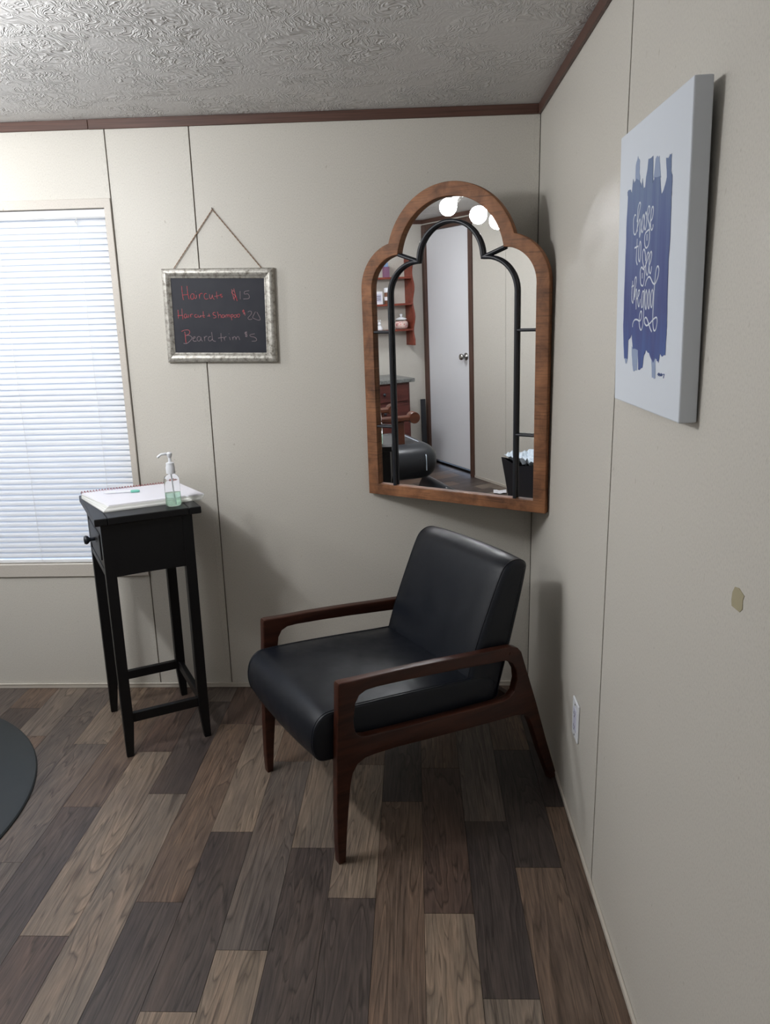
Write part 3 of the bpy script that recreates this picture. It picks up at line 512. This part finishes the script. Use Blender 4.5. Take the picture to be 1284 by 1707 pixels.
# ------------------------------------------------------------ canvas print on the right wall
cv=thing('canvas_print','white canvas with blue brushstrokes and hand-lettered quote on the right wall','wall art')
kk=(.0415-.0305)/(1.7665-1.273); upc=Vector((-kk,0,1)).normalized(); lft=Vector((0,-1,0)); nrc=lft.cross(upc)
if nrc.x>0: nrc=-nrc
Mc=Matrix((lft,upc,nrc)).transposed().to_4x4(); Mc.translation=(-.0305,-1.2475,1.273); cv.matrix_world=Mc
obj('canvas', box(0,.391,-.0015,.490,-.0285,0,.0025,2), M_canvas, cv)
def flat(loop, z, m, name, parent=cv, label=None):
    b=plate([loop],.00015); xf(b, Matrix.Translation((0,0,z))); return obj(name,b,m,parent,label=label)
def jag(loop, amp, seed, sub=3):
    r_=random.Random(seed); out=[]
    for i in range(len(loop)):
        a=Vector(loop[i]); b=Vector(loop[(i+1)%len(loop)])
        for s in range(sub):
            q=a.lerp(b,s/sub); out.append((q.x+r_.uniform(-amp,amp)*.6,q.y+r_.uniform(-amp,amp)))
    return out
for i,lp in enumerate(TR['PALE']): flat(jag(lp,.0016,i), .00025, M_paint2, 'pale_brushstroke')
flat(jag(TR['PAINT'],.0018,9), .00055, M_paint, 'blue_brushstroke')
sb=None
for st in TR['SCRIPT']: sb=tube([(q.x,q.y,.0008) for q in crom([Vector(q) for q in st],5)],.00155,5,bm=sb)
for v_ in sb.verts: v_.co.z=.0008+(v_.co.z-.0008)*.25
obj('script_lettering', sb, M_canvas, cv, kind='stuff', label='white script lettering')
sb=None
for st in TR['SIG']: sb=tube([(q.x,q.y,.0003) for q in crom([Vector(q) for q in st],4)],.0007,5,bm=sb)
obj('signature_scribble', sb, M_paint, cv)
# ------------------------------------------------------------ wall outlet
ol=thing('wall_outlet','white electrical outlet plate low on the right wall beside the armchair','outlet',(0,-.893,.345),-math.pi/2)
obj('cover_plate', box(-.035,.035,-.006,-.0003,-.057,.057,.003,2), M_white, ol)
obj('receptacle', box(-.0165,.0165,-.0075,-.005,-.0335,.0335,.001,1), M_inset, ol)
for z in (-.019,.019):
    sl=box(-.0075,-.0055,-.0080,-.007,z-.004,z+.004); box(.0055,.0075,-.0080,-.007,z-.0035,z+.0035,bm=sl); box(-.002,.002,-.0080,-.007,z-.011,z-.0075,bm=sl)
    obj('socket_slots', sl, M_dark, ol)
for z in (-.046,.046): obj('screw', xf(lathe([(0,0),(.003,0),(.0026,.0012),(0,.0014)],10), Matrix.Translation((0,-.006,z)) @ Matrix.Rotation(math.pi/2,4,'X')), M_chrome, ol)
# ------------------------------------------------------------ armchair
ch=thing('armchair','black leather armchair with dark walnut frame standing in the corner under the mirror','armchair',(-.6614,-1.0565,0),math.radians(32.29))
OUT=[(-.001,0),(-.003,.06),(-.001,.16),(.003,.262),(.008,.367),(.014,.452),(.017,.525),(.020,.5325),(.030,.5335),(.085,.5300),(.17,.5265),(.259,.5215),(.346,.515),(.433,.508),(.56,.4995),(.590,.4965),(.612,.488),(.626,.472),(.654,.391),(.689,.29),(.735,.145),(.785,.0),(.757,0),(.708,.118),(.675,.212),(.660,.244),(.640,.261),(.608,.268),(.502,.274),(.401,.281),(.304,.288),(.194,.297),(.120,.299),(.090,.297),(.066,.286),(.051,.264),(.043,.232),(.034,.159),(.026,.083),(.019,0)]
INN=[(.066,.465),(.062,.440),(.059,.420),(.060,.395),(.066,.377),(.078,.366),(.095,.361),(.195,.353),(.345,.343),(.434,.338),(.554,.331),(.583,.334),(.602,.350),(.611,.386),(.607,.418),(.592,.443),(.568,.458),(.433,.471),(.326,.481),(.228,.489),(.129,.495),(.098,.494),(.078,.485)]
TH=.028
def side(y0):
    b=plate([OUT,INN],TH/2,.0035,3); xf(b, Matrix.Translation((0,y0+TH/2,0)) @ Matrix.Rotation(math.pi/2,4,'X'))
    for co,no in (((.0725,0,0),(1,0,0)),((.590,0,0),(1,0,0)),((0,0,.41),(0,0,1))):
        bmesh.ops.bisect_plane(b, geom=b.verts[:]+b.edges[:]+b.faces[:], dist=1e-6, plane_co=co, plane_no=no)
    bmesh.ops.recalc_face_normals(b, faces=b.faces)
    me=bpy.data.meshes.new('t'); b.to_mesh(me); b.free()
    def reg(c):
        if c.x<.0725: return 'front_leg'
        if c.x>.590: return 'rear_leg'
        return 'armrest' if c.z>.41 else 'side_rail'
    for r_ in ('front_leg','rear_leg','armrest','side_rail'):
        bb=bmesh.new(); bb.from_mesh(me)
        bmesh.ops.delete(bb, geom=[f for f in bb.faces if reg(f.calc_center_median())!=r_], context='FACES')
        m2=bpy.data.meshes.new(r_); bb.to_mesh(m2); bb.free()
        for p in m2.polygons: p.use_smooth=True
        m2.set_sharp_from_angle(angle=math.radians(35)); link(r_,m2,M_walnut,ch)
    bpy.data.meshes.remove(me)
side(0.0); side(.520)
YI0,YI1=TH,.520
# front rail with arched ends, rear rail
fl=[(YI0,.26),(YI0+.012,.275),(YI0+.035,.294),(YI0+.06,.302),(YI1-.06,.302),(YI1-.035,.294),(YI1-.012,.275),(YI1,.26),(YI1,.312),(YI0,.312)]
b=plate([fl],.011,.0015,1); xf(b, Matrix.Translation((.028,0,0)) @ Matrix(((0,0,1,0),(1,0,0,0),(0,1,0,0),(0,0,0,1)))); obj('front_rail', b, M_walnut, ch)
obj('rear_rail', box(.600,.622,YI0,YI1,.275,.325,.003,2), M_walnut, ch)
for y in (-.0005,.5485):
    for (x,z) in ((.585,.476),): obj('dowel_plug', xf(lathe([(0,0),(.006,0),(.0058,.0012),(0,.0014)],14), Matrix.Translation((x,y if y>0 else 0,z)) @ Matrix.Rotation(math.pi/2 if y<0 else -math.pi/2,4,'X')), M_walnut, ch)
SEAT=crom([(-.010,.306),(-.036,.318),(-.047,.350),(-.046,.385),(-.036,.415),(-.014,.436),(.020,.4415),(.12,.438),(.26,.429),(.40,.418),(.52,.408),(.55,.385),(.55,.34),(.53,.316),(.40,.312),(.20,.309),(.06,.306)],4,True)
A0,A1=YI0+.002,YI1-.002; Wd=A1-A0
def sts(edge,crown,y0,y1,n=9):
    st=[(y0,-edge),(y0+edge*.12,-edge*.55),(y0+edge*.45,-edge*.18),(y0+edge,-.0)]
    for i in range(1,n): t=i/n; st.append((y0+edge+(y1-y0-2*edge)*t, crown*math.sin(math.pi*t)**.7))
    return st+[(y1-edge,0),(y1-edge*.45,-edge*.18),(y1-edge*.12,-edge*.55),(y1,-edge)]
obj('seat_cushion', loft([tuple(q) for q in SEAT], sts(.007,.010,A0,A1)), M_leather, ch, smooth=math.radians(60))
def pipe_loop(prof,y,off,r):
    P=[Vector(q) for q in prof]; N=len(P); o_=[]
    ar=sum(P[i].x*P[(i+1)%N].y-P[(i+1)%N].x*P[i].y for i in range(N)); sgn=1 if ar>0 else -1
    for i in range(N):
        t=(P[(i+1)%N]-P[i-1]).normalized(); n=Vector((t.y,-t.x))*sgn; q=P[i]+n*off; o_.append((q.x,y,q.y))
    return tube(o_,r,6,closed=True)
for y in (A0+.004,A0+.011,A1-.004,A1-.011): obj('seat_seam', pipe_loop([tuple(q) for q in SEAT],y,-.0012 if y in (A0+.004,A1-.004) else .0004,.0016), M_leather, ch, smooth=True)
BACK=crom([(.470,.330),(.456,.370),(.461,.420),(.497,.525),(.545,.640),(.572,.700),(.592,.732),(.622,.7475),(.655,.7445),(.674,.728),(.672,.700),(.650,.610),(.612,.470),(.580,.360),(.570,.325),(.520,.316)],4,True)
obj('back_cushion', loft([tuple(q) for q in BACK], sts(.022,.007,A0+.002,A1-.002)), M_leather, ch, smooth=math.radians(60))
obj('back_seam', pipe_loop([tuple(q) for q in BACK],A0+.016,-.0022,.0018), M_leather, ch, smooth=True); obj('back_seam', pipe_loop([tuple(q) for q in BACK],A1-.016,-.0022,.0018), M_leather, ch, smooth=True)
# ------------------------------------------------------------ side table
ang=math.radians(29.4); rx=Vector((math.cos(ang),math.sin(ang),0)); by=Vector((-rx.y,rx.x,0))
rc,bc=-1.3635,.448
tb=thing('side_table','tall narrow black side table with one drawer in front of the blinds','side table',tuple(rx*rc+by*bc),ang)
def L(r_,b_): return r_-rc,b_-bc
X0,X1=-1.5335-rc,-1.1935-rc; Y0,Y1=.240-bc,.656-bc
ew=.040
obj('tabletop', box(X0+ew+.0006,X1-ew-.0006,Y0,Y1,.826,.850,.003,2), M_black, tb)
for x0,x1 in ((X0,X0+ew),(X1-ew,X1)): obj('breadboard_end', box(x0,x1,Y0,Y1,.826,.850,.003,2), M_black, tb)
LX0,LX1=-1.516-rc,-1.2235-rc; LY0,LY1=.250-bc,.634-bc; LW=.034
def leg(x0,x1,y0,y1,sx,sy):
    b=bmesh.new(); t=.011
    def ring(z,k):
        a0,a1=(x0,x1-k) if sx<0 else (x0+k,x1); c0,c1=(y0,y1-k) if sy<0 else (y0+k,y1)
        return [b.verts.new(p) for p in ((a0,c0,z),(a1,c0,z),(a1,c1,z),(a0,c1,z))]
    R=[ring(0,t),ring(.12,0),ring(.826,0)]
    for A,B in zip(R,R[1:]):
        for i in range(4): b.faces.new((A[i],A[(i+1)%4],B[(i+1)%4],B[i]))
    b.faces.new(R[0]); b.faces.new(R[-1])
    bmesh.ops.bevel(b, geom=[e for e in b.edges], offset=.0018, segments=2, affect='EDGES'); return b
for sx,x0 in ((-1,LX0),(1,LX1-LW)):
    for sy,y0 in ((-1,LY0),(1,LY1-LW)): obj('leg', leg(x0,x0+LW,y0,y0+LW,sx,sy), M_black, tb)
ZA0,ZA1=.648,.826
def apr(x0,x1,y0,y1,along):
    if along=='x':
        lp=[(x0,ZA1),(x0,ZA0)]+[(x0+(x1-x0)*t,ZA0+.0015*math.sin(math.pi*t)) for t in [i/12 for i in range(1,12)]]+[(x1,ZA0),(x1,ZA1)]
        b=plate([lp],(y1-y0)/2); return xf(b, Matrix.Translation((0,(y0+y1)/2,0)) @ Matrix.Rotation(math.pi/2,4,'X'))
    return box(x0,x1,y0,y1,ZA0,ZA1,.001,1)
obj('apron', apr(LX0+LW,LX1-LW,LY0+.003,LY0+.017,'x'), M_black, tb); obj('apron', apr(LX0+LW,LX1-LW,LY1-.017,LY1-.003,'x'), M_black, tb)
obj('apron', apr(LX1-.017,LX1-.003,LY0+LW,LY1-LW,'y'), M_black, tb)
obj('drawer_divider', box(LX0+.001,LX0+.024,LY0+LW,LY1-LW,ZA0,ZA0+.020,.001,1), M_black, tb); obj('drawer_divider', box(LX0+.001,LX0+.024,LY0+LW,LY1-LW,ZA1-.020,ZA1,.001,1), M_black, tb)
db=box(LX0+.003,LX0+.026,LY0+LW+.002,LY1-LW-.002,ZA0+.022,ZA1-.022,.002,1)
box(LX0-.002,LX0+.004,LY0+LW+.030,LY1-LW-.030,ZA0+.045,ZA1-.045,.003,2,bm=db); box(LX0+.02,LX0+.25,LY0+LW+.012,LY1-LW-.012,ZA0+.03,ZA1-.035,bm=db)
dw=obj('drawer', db, M_black, tb)
kb=lathe([(0,0),(.006,0),(.0055,.010),(.007,.016),(.0135,.022),(.0155,.028),(.0125,.034),(0,.036)],20); xf(kb, Matrix.Translation((LX0-.002,(LY0+LY1)/2,(ZA0+ZA1)/2)) @ Matrix.Rotation(-math.pi/2,4,'Y')); obj('drawer_knob', kb, M_iron, dw, smooth=True)
for y0 in (LY0+.008,LY1-.008-.018): obj('stretcher', box(LX0+LW-.002,LX1-LW+.002,y0,y0+.018,.122,.156,.0015,1), M_black, tb)
obj('stretcher', box(LX1-.008-.018,LX1-.008,LY0+LW-.002,LY1-LW+.002,.122,.156,.0015,1), M_black, tb)
# appointment book
ab=thing('appointment_book','spiral-bound white appointment book lying open on the black side table','book',tuple(rx*rc+by*bc+Vector((0,0,.8502))),ang)
def quad(q0,z0,q1,z1,bm=None):
    b=bmesh.new(); A=[b.verts.new((p[0]-rc,p[1]-bc,z0)) for p in q0]; B=[b.verts.new((p[0]-rc,p[1]-bc,z1)) for p in q1]
    for i in range(4): b.faces.new((A[i],A[(i+1)%4],B[(i+1)%4],B[i]))
    b.faces.new(A); b.faces.new(B); return merge(bm,b)
def off(q,d): cx=sum(p[0] for p in q)/4; cy=sum(p[1] for p in q)/4; return [(p[0]+(cx-p[0])*d,p[1]+(cy-p[1])*d) for p in q]
Q0=[(-1.492,.327),(-1.168,.334),(-1.196,.598),(-1.531,.594)]
Q1=[(-1.484,.333),(-1.160,.337),(-1.193,.600),(-1.530,.596)]
Q2=[(-1.474,.337),(-1.155,.340),(-1.191,.601),(-1.529,.597)]
obj('back_cover', quad(Q0,0,off(Q0,.004),.0035), M_paper2, ab)
obj('page_block', quad(Q0,.0040,Q1,.0090), M_paper2, ab); obj('page_block', quad(off(Q1,.006),.0092,Q2,.0155), M_paper2, ab)
obj('open_page', quad(off(Q2,.004),.0157,off(Q2,.012),.0196), M_paper, ab)
a_=Vector((-1.529-rc,.597-bc,0)); b__=Vector((-1.191-rc,.601-bc,0)); ns=34
sp=None
pts=[]
for i in range(ns*10+1):
    t=i/(ns*10); q=a_.lerp(b__,t); th=t*ns*2*math.pi
    pts.append((q.x,q.y+.0015+.0100*math.cos(th),.0128+.0118*math.sin(th)))
obj('spiral_binding', tube(pts,.0012,5), M_spiral, ab, smooth=True)
# pen
pn=thing('pen','white pen with a teal end lying across the appointment book','pen')
pa=rx*-1.4645+by*.528; pe=rx*-1.346+by*.490; dpe=(pe-pa).normalized(); Mp=Matrix((Vector((0,0,1)).cross(dpe),Vector((0,0,1)),dpe)).transposed().to_4x4(); 
Mp=Matrix((dpe.cross(Vector((0,0,1))),Vector((0,0,1)),dpe)).transposed().to_4x4(); Mp.translation=Vector((pa.x,pa.y,.8502+.0196+.0052)); pn.matrix_world=Mp
obj('barrel', lathe([(0,0),(.0008,.001),(.0032,.012),(.0036,.016),(.0036,.094)],14), M_white, pn, smooth=math.radians(40))
obj('teal_cap', lathe([(0,.094),(.0042,.094),(.0052,.098),(.0052,.117),(.0035,.124),(0,.125)],14), M_teal, pn, smooth=math.radians(40), label='teal cap')
# sanitizer bottle
bp=rx*-1.2704+by*.300
bo_=thing('sanitizer_bottle','clear pump bottle half full of green gel at the front edge of the side table','bottle',(bp.x,bp.y,.8502),ang)
def oval(prof,n=36): return lathe(prof,n,sx=1.0,sy=.66)
obj('bottle_body', oval([(0,0),(.020,0),(.0255,.004),(.0260,.010),(.0255,.090),(.0225,.100),(.013,.106),(.0125,.1115)]), M_clear, bo_, smooth=math.radians(50))
obj('green_gel', oval([(0,.0018),(.019,.0018),(.0238,.0055),(.0243,.011),(.0240,.046),(0,.046)]), M_gel, bo_, smooth=math.radians(50), label='pale green gel')
obj('collar', lathe([(0,.1105),(.0148,.1105),(.0152,.113),(.0152,.131),(.0135,.137),(.0135,.146),(.006,.149),(.0052,.150),(.0048,.166),(0,.166)],24), M_white, bo_, smooth=math.radians(40))
pb=lathe([(0,.164),(.006,.164),(.0085,.170),(.0095,.178),(.0055,.1815),(0,.1818)],20)
pb=tube([(.0,0,.1735),(-.012,0,.1775),(-.026,0,.1765),(-.036,0,.1705),(-.0385,0,.1670)],.0044,8,bm=pb)
obj('pump_head', pb, M_white, bo_, smooth=math.radians(50))
obj('dip_tube', tube([(0,0,.110),(.002,0,.060),(.006,0,.006)],.0022,8), M_white, bo_)
# ------------------------------------------------------------ salon mat
mb=lathe([(0,0),(.738,0),(.740,.004),(.736,.009),(.722,.012),(.0,.012)],96)
mt=obj('salon_mat', mb, M_mat, loc=(-2.40,-.90,.0002), smooth=math.radians(30)); tag(mt,'round black rubber anti-fatigue mat on the floor at the left edge','mat')
# ------------------------------------------------------------ ceiling light
def lamp(name,label,hub,bulbs,emat,rad=.047):
    base=Vector((hub[0],hub[1],H)); FX=Vector(hub)
    cl=thing(name,label,'ceiling light',tuple(base)); dz=hub[2]-H
    obj('canopy', lathe([(0,0),(.065,0),(.065,-.008),(.045,-.022),(.012,-.028),(.012,dz+.03),(.022,dz+.025),(.026,dz),(.02,dz-.018),(0,dz-.022)],28), M_chrome, cl, smooth=math.radians(40))
    for (p,d) in bulbs:
        bp_=Vector(p); d=Vector(d).normalized(); sk=bp_+d*(rad+.038)
        obj('arm', tube([tuple(q-base) for q in crom([FX,(FX+sk)/2+Vector((0,0,.015)),sk+d*.02],6)],.006,8), M_chrome, cl, smooth=True)
        Ms=Matrix.Translation(sk-base) @ d.to_track_quat('Z','Y').to_matrix().to_4x4()
        obj('socket', xf(lathe([(0,-.030),(.019,-.030),(.023,-.015),(.021,.012),(.010,.02),(0,.02)],20),Ms), M_chrome, cl, smooth=math.radians(40))
        Mb=Matrix.Translation(bp_-base) @ d.to_track_quat('Z','Y').to_matrix().to_4x4()
        R_=rad; k=math.radians(150)      # lit dome, then the opaque white neck of the lamp
        dome=[(R_*math.sin(t),-R_*math.cos(t)) for t in [k*i/16 for i in range(17)]]
        b_=bmesh.new(); b_=lathe(dome[0:1]+dome[1:],32); gl_=obj('globe', xf(b_,Mb), emat, cl, smooth=math.radians(60), label='lit white globe')
        neck=[(R_*math.sin(k)+.0004,-R_*math.cos(k)-.002),(R_*math.sin(k)+.0006,-R_*math.cos(k)+.001),(R_*.5+.002,R_+.004),(.019,R_+.012),(0,R_+.012)]
        obj('lamp_neck', xf(lathe(neck,32),Mb), M_white, cl, smooth=math.radians(60))
    return cl
lamp('ceiling_light','ceiling light with three lit globe bulbs, reflected at the top of the mirror',(-1.80,-1.50,2.03),
  [((-1.895,-1.160,1.972),(-.022,-.066,.044)),((-1.795,-1.290,1.921),(-.022,-.064,.046)),((-1.725,-1.370,1.887),(-.024,-.062,.048))],M_bulb)
lamp('ceiling_light','single globe ceiling light near the window wall, left of the view',(-2.26,-.68,2.07),[((-2.25,-.54,1.985),(.0,-.06,.055))],M_bulb2,.042)
def dome(label,x,y,emat):  # unseen fill light, added only to brighten the room
    dm=thing('ceiling_light',label,'ceiling light',(x,y,H))
    obj('canopy', lathe([(0,0),(.17,0),(.175,-.010),(.165,-.020),(0,-.020)],36), M_chrome, dm, smooth=math.radians(40))
    obj('fill_dome', lathe([(.150,-.0205),(.150,-.03),(.135,-.062),(.10,-.085),(.05,-.098),(0,-.102)],36), emat, dm, smooth=math.radians(50), label='glowing white dome of an added fill light')
dome('added round dome fill light behind the viewpoint, lighting the room from the back',-1.15,-3.22,M_fill_rear)
dome('added round dome fill light over the drawer cabinet, out of view on the left',-3.35,-1.05,M_fill_left)
# ------------------------------------------------------------ things seen only in the mirror
# wall shelf on the left wall
sh=thing('wall_shelf','red stained wooden wall shelf with wavy sides, reflected in the mirror','shelf',(XL,-1.86,1.09))
def wavy(s):
    n=30; pts=[(0.001,0),(0.001,.73)]
    for i in range(n+1):
        t=i/n; z=.73*(1-t); d=.135+.016*math.cos(t*3*2*math.pi)*(1 if .04<t<.96 else .3)
        pts.append((d,z))
    return pts
for y in (-.26,.62):
    b=plate([wavy(1)],.008,.001,1); xf(b, Matrix.Translation((0,y,0)) @ Matrix.Rotation(math.pi/2,4,'X')); obj('side_panel', b, M_redwood, sh)
for z in (.135,.350,.568): obj('shelf_board', box(.001,.135,-.252,.612,z-.008,z+.008,.002,1), M_redwood, sh)
zt=[1.09+z+.0082 for z in (.135,.350,.568)]
bx_=thing('gift_box','small purple and blue carton on the top board of the red shelf','box',(-4.11,-1.895,zt[2]))
obj('carton', box(-.02,.02,-.024,.024,0,.085,.001,1), M_purple, bx_); obj('lid', box(-.021,.021,-.012,.016,.0852,.118,.001,1), M_blue, bx_)
cd=thing('framed_card','white printed card standing on the middle board of the red shelf','card',(-4.11,-1.815,zt[1]),.1)
obj('card', box(-.004,.004,-.036,.036,0,.105,.001,1), M_cardp, cd); obj('printed_panel', box(.004,.0048,-.024,.024,.02,.085), M_inset, cd)
for z in (.035,.05,.065): obj('print_line', box(.0048,.0053,-.018,.018,z,z+.005), M_dark, cd)
jr=thing('lidded_jar','brown jar with a white lid on the middle board of the red shelf','jar',(-4.11,-1.898,zt[1]))
obj('jar_body', lathe([(0,0),(.022,0),(.025,.006),(.025,.085),(.02,.095),(0,.095)],24), M_cocoa, jr, smooth=math.radians(40)); obj('label_band', lathe([(.0256,.030),(.0256,.060)],24), M_cardp, jr)
obj('jar_lid', lathe([(0,.0952),(.027,.0952),(.028,.10),(.028,.125),(.022,.134),(0,.138)],24), M_white, jr, smooth=math.radians(40))
fg=thing('figurine','little white rabbit-like figurine on the lowest board of the red shelf','figurine',(-4.11,-1.812,zt[0]))
fb_=lathe([(0,0),(.026,0),(.028,.012),(.022,.03),(.010,.042),(0,.044)],18)
fg_b=obj('figure_body', fb_, M_white, fg, smooth=True); fb_=lathe([(0,.040),(.010,.043),(.015,.054),(.010,.066),(0,.069)],16); tube([(0,.006,.064),(0,.012,.088)],.0035,6,bm=fb_); tube([(0,-.006,.064),(0,-.010,.088)],.0035,6,bm=fb_); obj('figure_head', fb_, M_white, fg, smooth=True)
fg['label']='little white figurine on the lowest board of the red shelf'
cj=thing('candy_jar','round glass candy jar full of pink sweets on the lowest board of the red shelf','jar',(-4.115,-2.028,zt[0]))
obj('sweets', lathe([(0,.003),(.045,.003),(.056,.02),(.058,.045),(.05,.066),(0,.070)],28), M_pink, cj, smooth=True)
obj('glass_bowl', lathe([(0,0),(.047,0),(.059,.018),(.0615,.045),(.053,.070),(.044,.080),(.0425,.080),(.051,.069),(.0595,.045),(.057,.019),(.046,.0015),(0,.0015)],32), M_clear, cj, smooth=math.radians(50))
obj('glass_lid', lathe([(0,.0805),(.048,.0805),(.046,.087),(.020,.098),(.008,.102),(.007,.107),(.013,.115),(.012,.124),(0,.129)],28), M_white, cj, smooth=math.radians(50))
# cabinet against the left wall
cbn=thing('drawer_cabinet','dark red wooden drawer cabinet with grey stone top, reflected in the mirror','cabinet',(XL,-1.40,0))
obj('carcass', box(.012,.42,-.50,.50,0,.815,.003,1), M_cab, cbn)
obj('stone_top', box(.012,.455,-.535,.53,.8155,.845,.004,2), M_stone, cbn, label='grey speckled stone top')
for k,(z0,z1) in enumerate(((.66,.80),(.50,.64),(.30,.48),(.08,.28))):
    for y0,y1 in ((-.48,-.01),(.01,.48)):
        d_=obj('drawer', box(.4205,.436,y0,y1,z0,z1,.005,2), M_cab, cbn)
        obj('drawer_knob', xf(lathe([(0,0),(.006,0),(.006,.012),(.014,.018),(.012,.026),(0,.028)],14), Matrix.Translation((.436,(y0+y1)/2,(z0+z1)/2)) @ Matrix.Rotation(math.pi/2,4,'Y')), M_iron, d_, smooth=True)
cn=thing('spray_can','slim grey can standing on the stone top of the drawer cabinet','can',(XL+.30,-1.60,.8452))
obj('can_body', lathe([(0,0),(.015,0),(.016,.003),(.016,.16),(.012,.172),(.006,.176),(0,.176)],20), M_chrome, cn, smooth=math.radians(40)); obj('can_cap', lathe([(0,.1762),(.010,.1762),(.010,.20),(0,.202)],16), M_dark, cn)
bd=obj('leaning_board', xf(box(-.010,.010,-.022,.022,0,.60,.002,1), Matrix.Identity(4)), M_iron, loc=(XL+.075,YO+.075,.0), smooth=False); bd.rotation_euler=(.0,-.075,.35)
tag(bd,'narrow dark board leaning in the far corner beside the white door','board')
# barber chair on the mat
bc_=thing('barber_chair','black vinyl barber chair with scrolled wooden arms, reflected in the mirror','barber chair',(-2.46,-.95,.0124),math.radians(8))
obj('base_disc', lathe([(0,0),(.26,0),(.265,.012),(.24,.028),(.08,.05),(.05,.06),(0,.06)],40), M_chrome, bc_, smooth=math.radians(40))
obj('pedestal', lathe([(0,.058),(.045,.058),(.045,.34),(.06,.36),(.16,.375),(0,.376)],24), M_chrome, bc_, smooth=math.radians(40))
def cush(x0,x1,y0,y1,z0,z1,r): return box(x0,x1,y0,y1,z0,z1,r,6)
obj('seat_cushion', cush(-.30,.32,-.30,.24,.385,.610,.100), M_vinyl, bc_, smooth=True)
for y in (-.20,.14): obj('seat_piping', tube([(-.2,y,.6095),(.18,y,.6095),(.265,y,.592),(.318,y,.54),(.319,y,.45)],.003,6), M_bag, bc_, label='white piping')
obj('leg_rest', xf(cush(-.20,.20,-.05,.05,-.28,.04,.03), Matrix.Translation((.20,-.32,.30)) @ Matrix.Rotation(.5,4,'X')), M_vinyl, bc_, smooth=True)
obj('leg_rest_piping', tube([(.395,-.30,.33),(.398,-.35,.24),(.395,-.42,.12)],.004,6), M_bag, bc_, label='white piping')
obj('back_cushion', xf(cush(-.05,.05,-.25,.25,0,.58,.045), Matrix.Translation((0,.26,.56)) @ Matrix.Rotation(-.18,4,'X') @ Matrix.Rotation(math.pi/2,4,'Z')), M_vinyl, bc_, smooth=True)
for x in (-.20,.20):
    ab_=box(x-.03,x+.03,-.15,.26,.752,.784,.008,2)
    obj('armrest', ab_, M_orange, bc_, label='orange-brown wooden arm')
    sc_=lathe([(0,-.033),(.034,-.033),(.036,-.028),(.036,.028),(.034,.033),(0,.033)],24); xf(sc_, Matrix.Translation((x,-.165,.770)) @ Matrix.Rotation(math.pi/2,4,'Y')); obj('arm_scroll', sc_, M_orange, bc_, smooth=math.radians(40))
    obj('arm_post', box(x-.018,x+.018,-.10,-.055,.58,.7525,.004,1), M_orange, bc_); obj('arm_post', box(x-.02,x+.02,.18,.23,.58,.7525,.004,1), M_orange, bc_)
# waste bin by the opposite wall
wbn=thing('waste_bin','black tapered waste bin with white plastic liner, reflected low in the mirror','bin',(-2.37,-2.10,.0002),0)
def bin_ring(b,z,hx,hy,dz=0): return [b.verts.new((sx*hx,sy*hy,z+dz*(1-abs(t)))) for sx,sy,t in ((-1,-1,1),(0,-1,0),(1,-1,1),(1,0,0),(1,1,1),(0,1,0),(-1,1,1),(-1,0,0))]
b=bmesh.new(); R=[bin_ring(b,0,.135,.085),bin_ring(b,.36,.185,.125,-.035),bin_ring(b,.358,.180,.120,-.035),bin_ring(b,.012,.131,.081)]
for A,B in zip(R,R[1:]):
    for i in range(8): b.faces.new((A[i],A[(i+1)%8],B[(i+1)%8],B[i]))
b.faces.new(R[0]); b.faces.new(R[-1]); obj('bin_body', b, M_iron, wbn)
b=bmesh.new(); bmesh.ops.create_grid(b,x_segments=16,y_segments=12,size=1); rb=random.Random(5)
for v_ in b.verts:
    e_=max(abs(v_.co.x),abs(v_.co.y)); z=.33+rb.uniform(-.012,.022)+(.050*e_**6)
    v_.co=Vector((v_.co.x*.172,v_.co.y*.113,z))
obj('bin_liner', b, M_bag, wbn, label='crumpled white plastic liner')
pp=bmesh.new(); bmesh.ops.create_grid(pp,x_segments=4,y_segments=4,size=.05)
for v_ in pp.verts: v_.co.z=.004+.010*abs(math.sin(v_.co.x*60+v_.co.y*37))
ps=obj('paper_scrap', pp, M_cardp, loc=(-2.85,-2.17,0.0)); ps.rotation_euler=(0,0,.6); tag(ps,'crumpled scrap of white paper on the floor near the waste bin','paper')
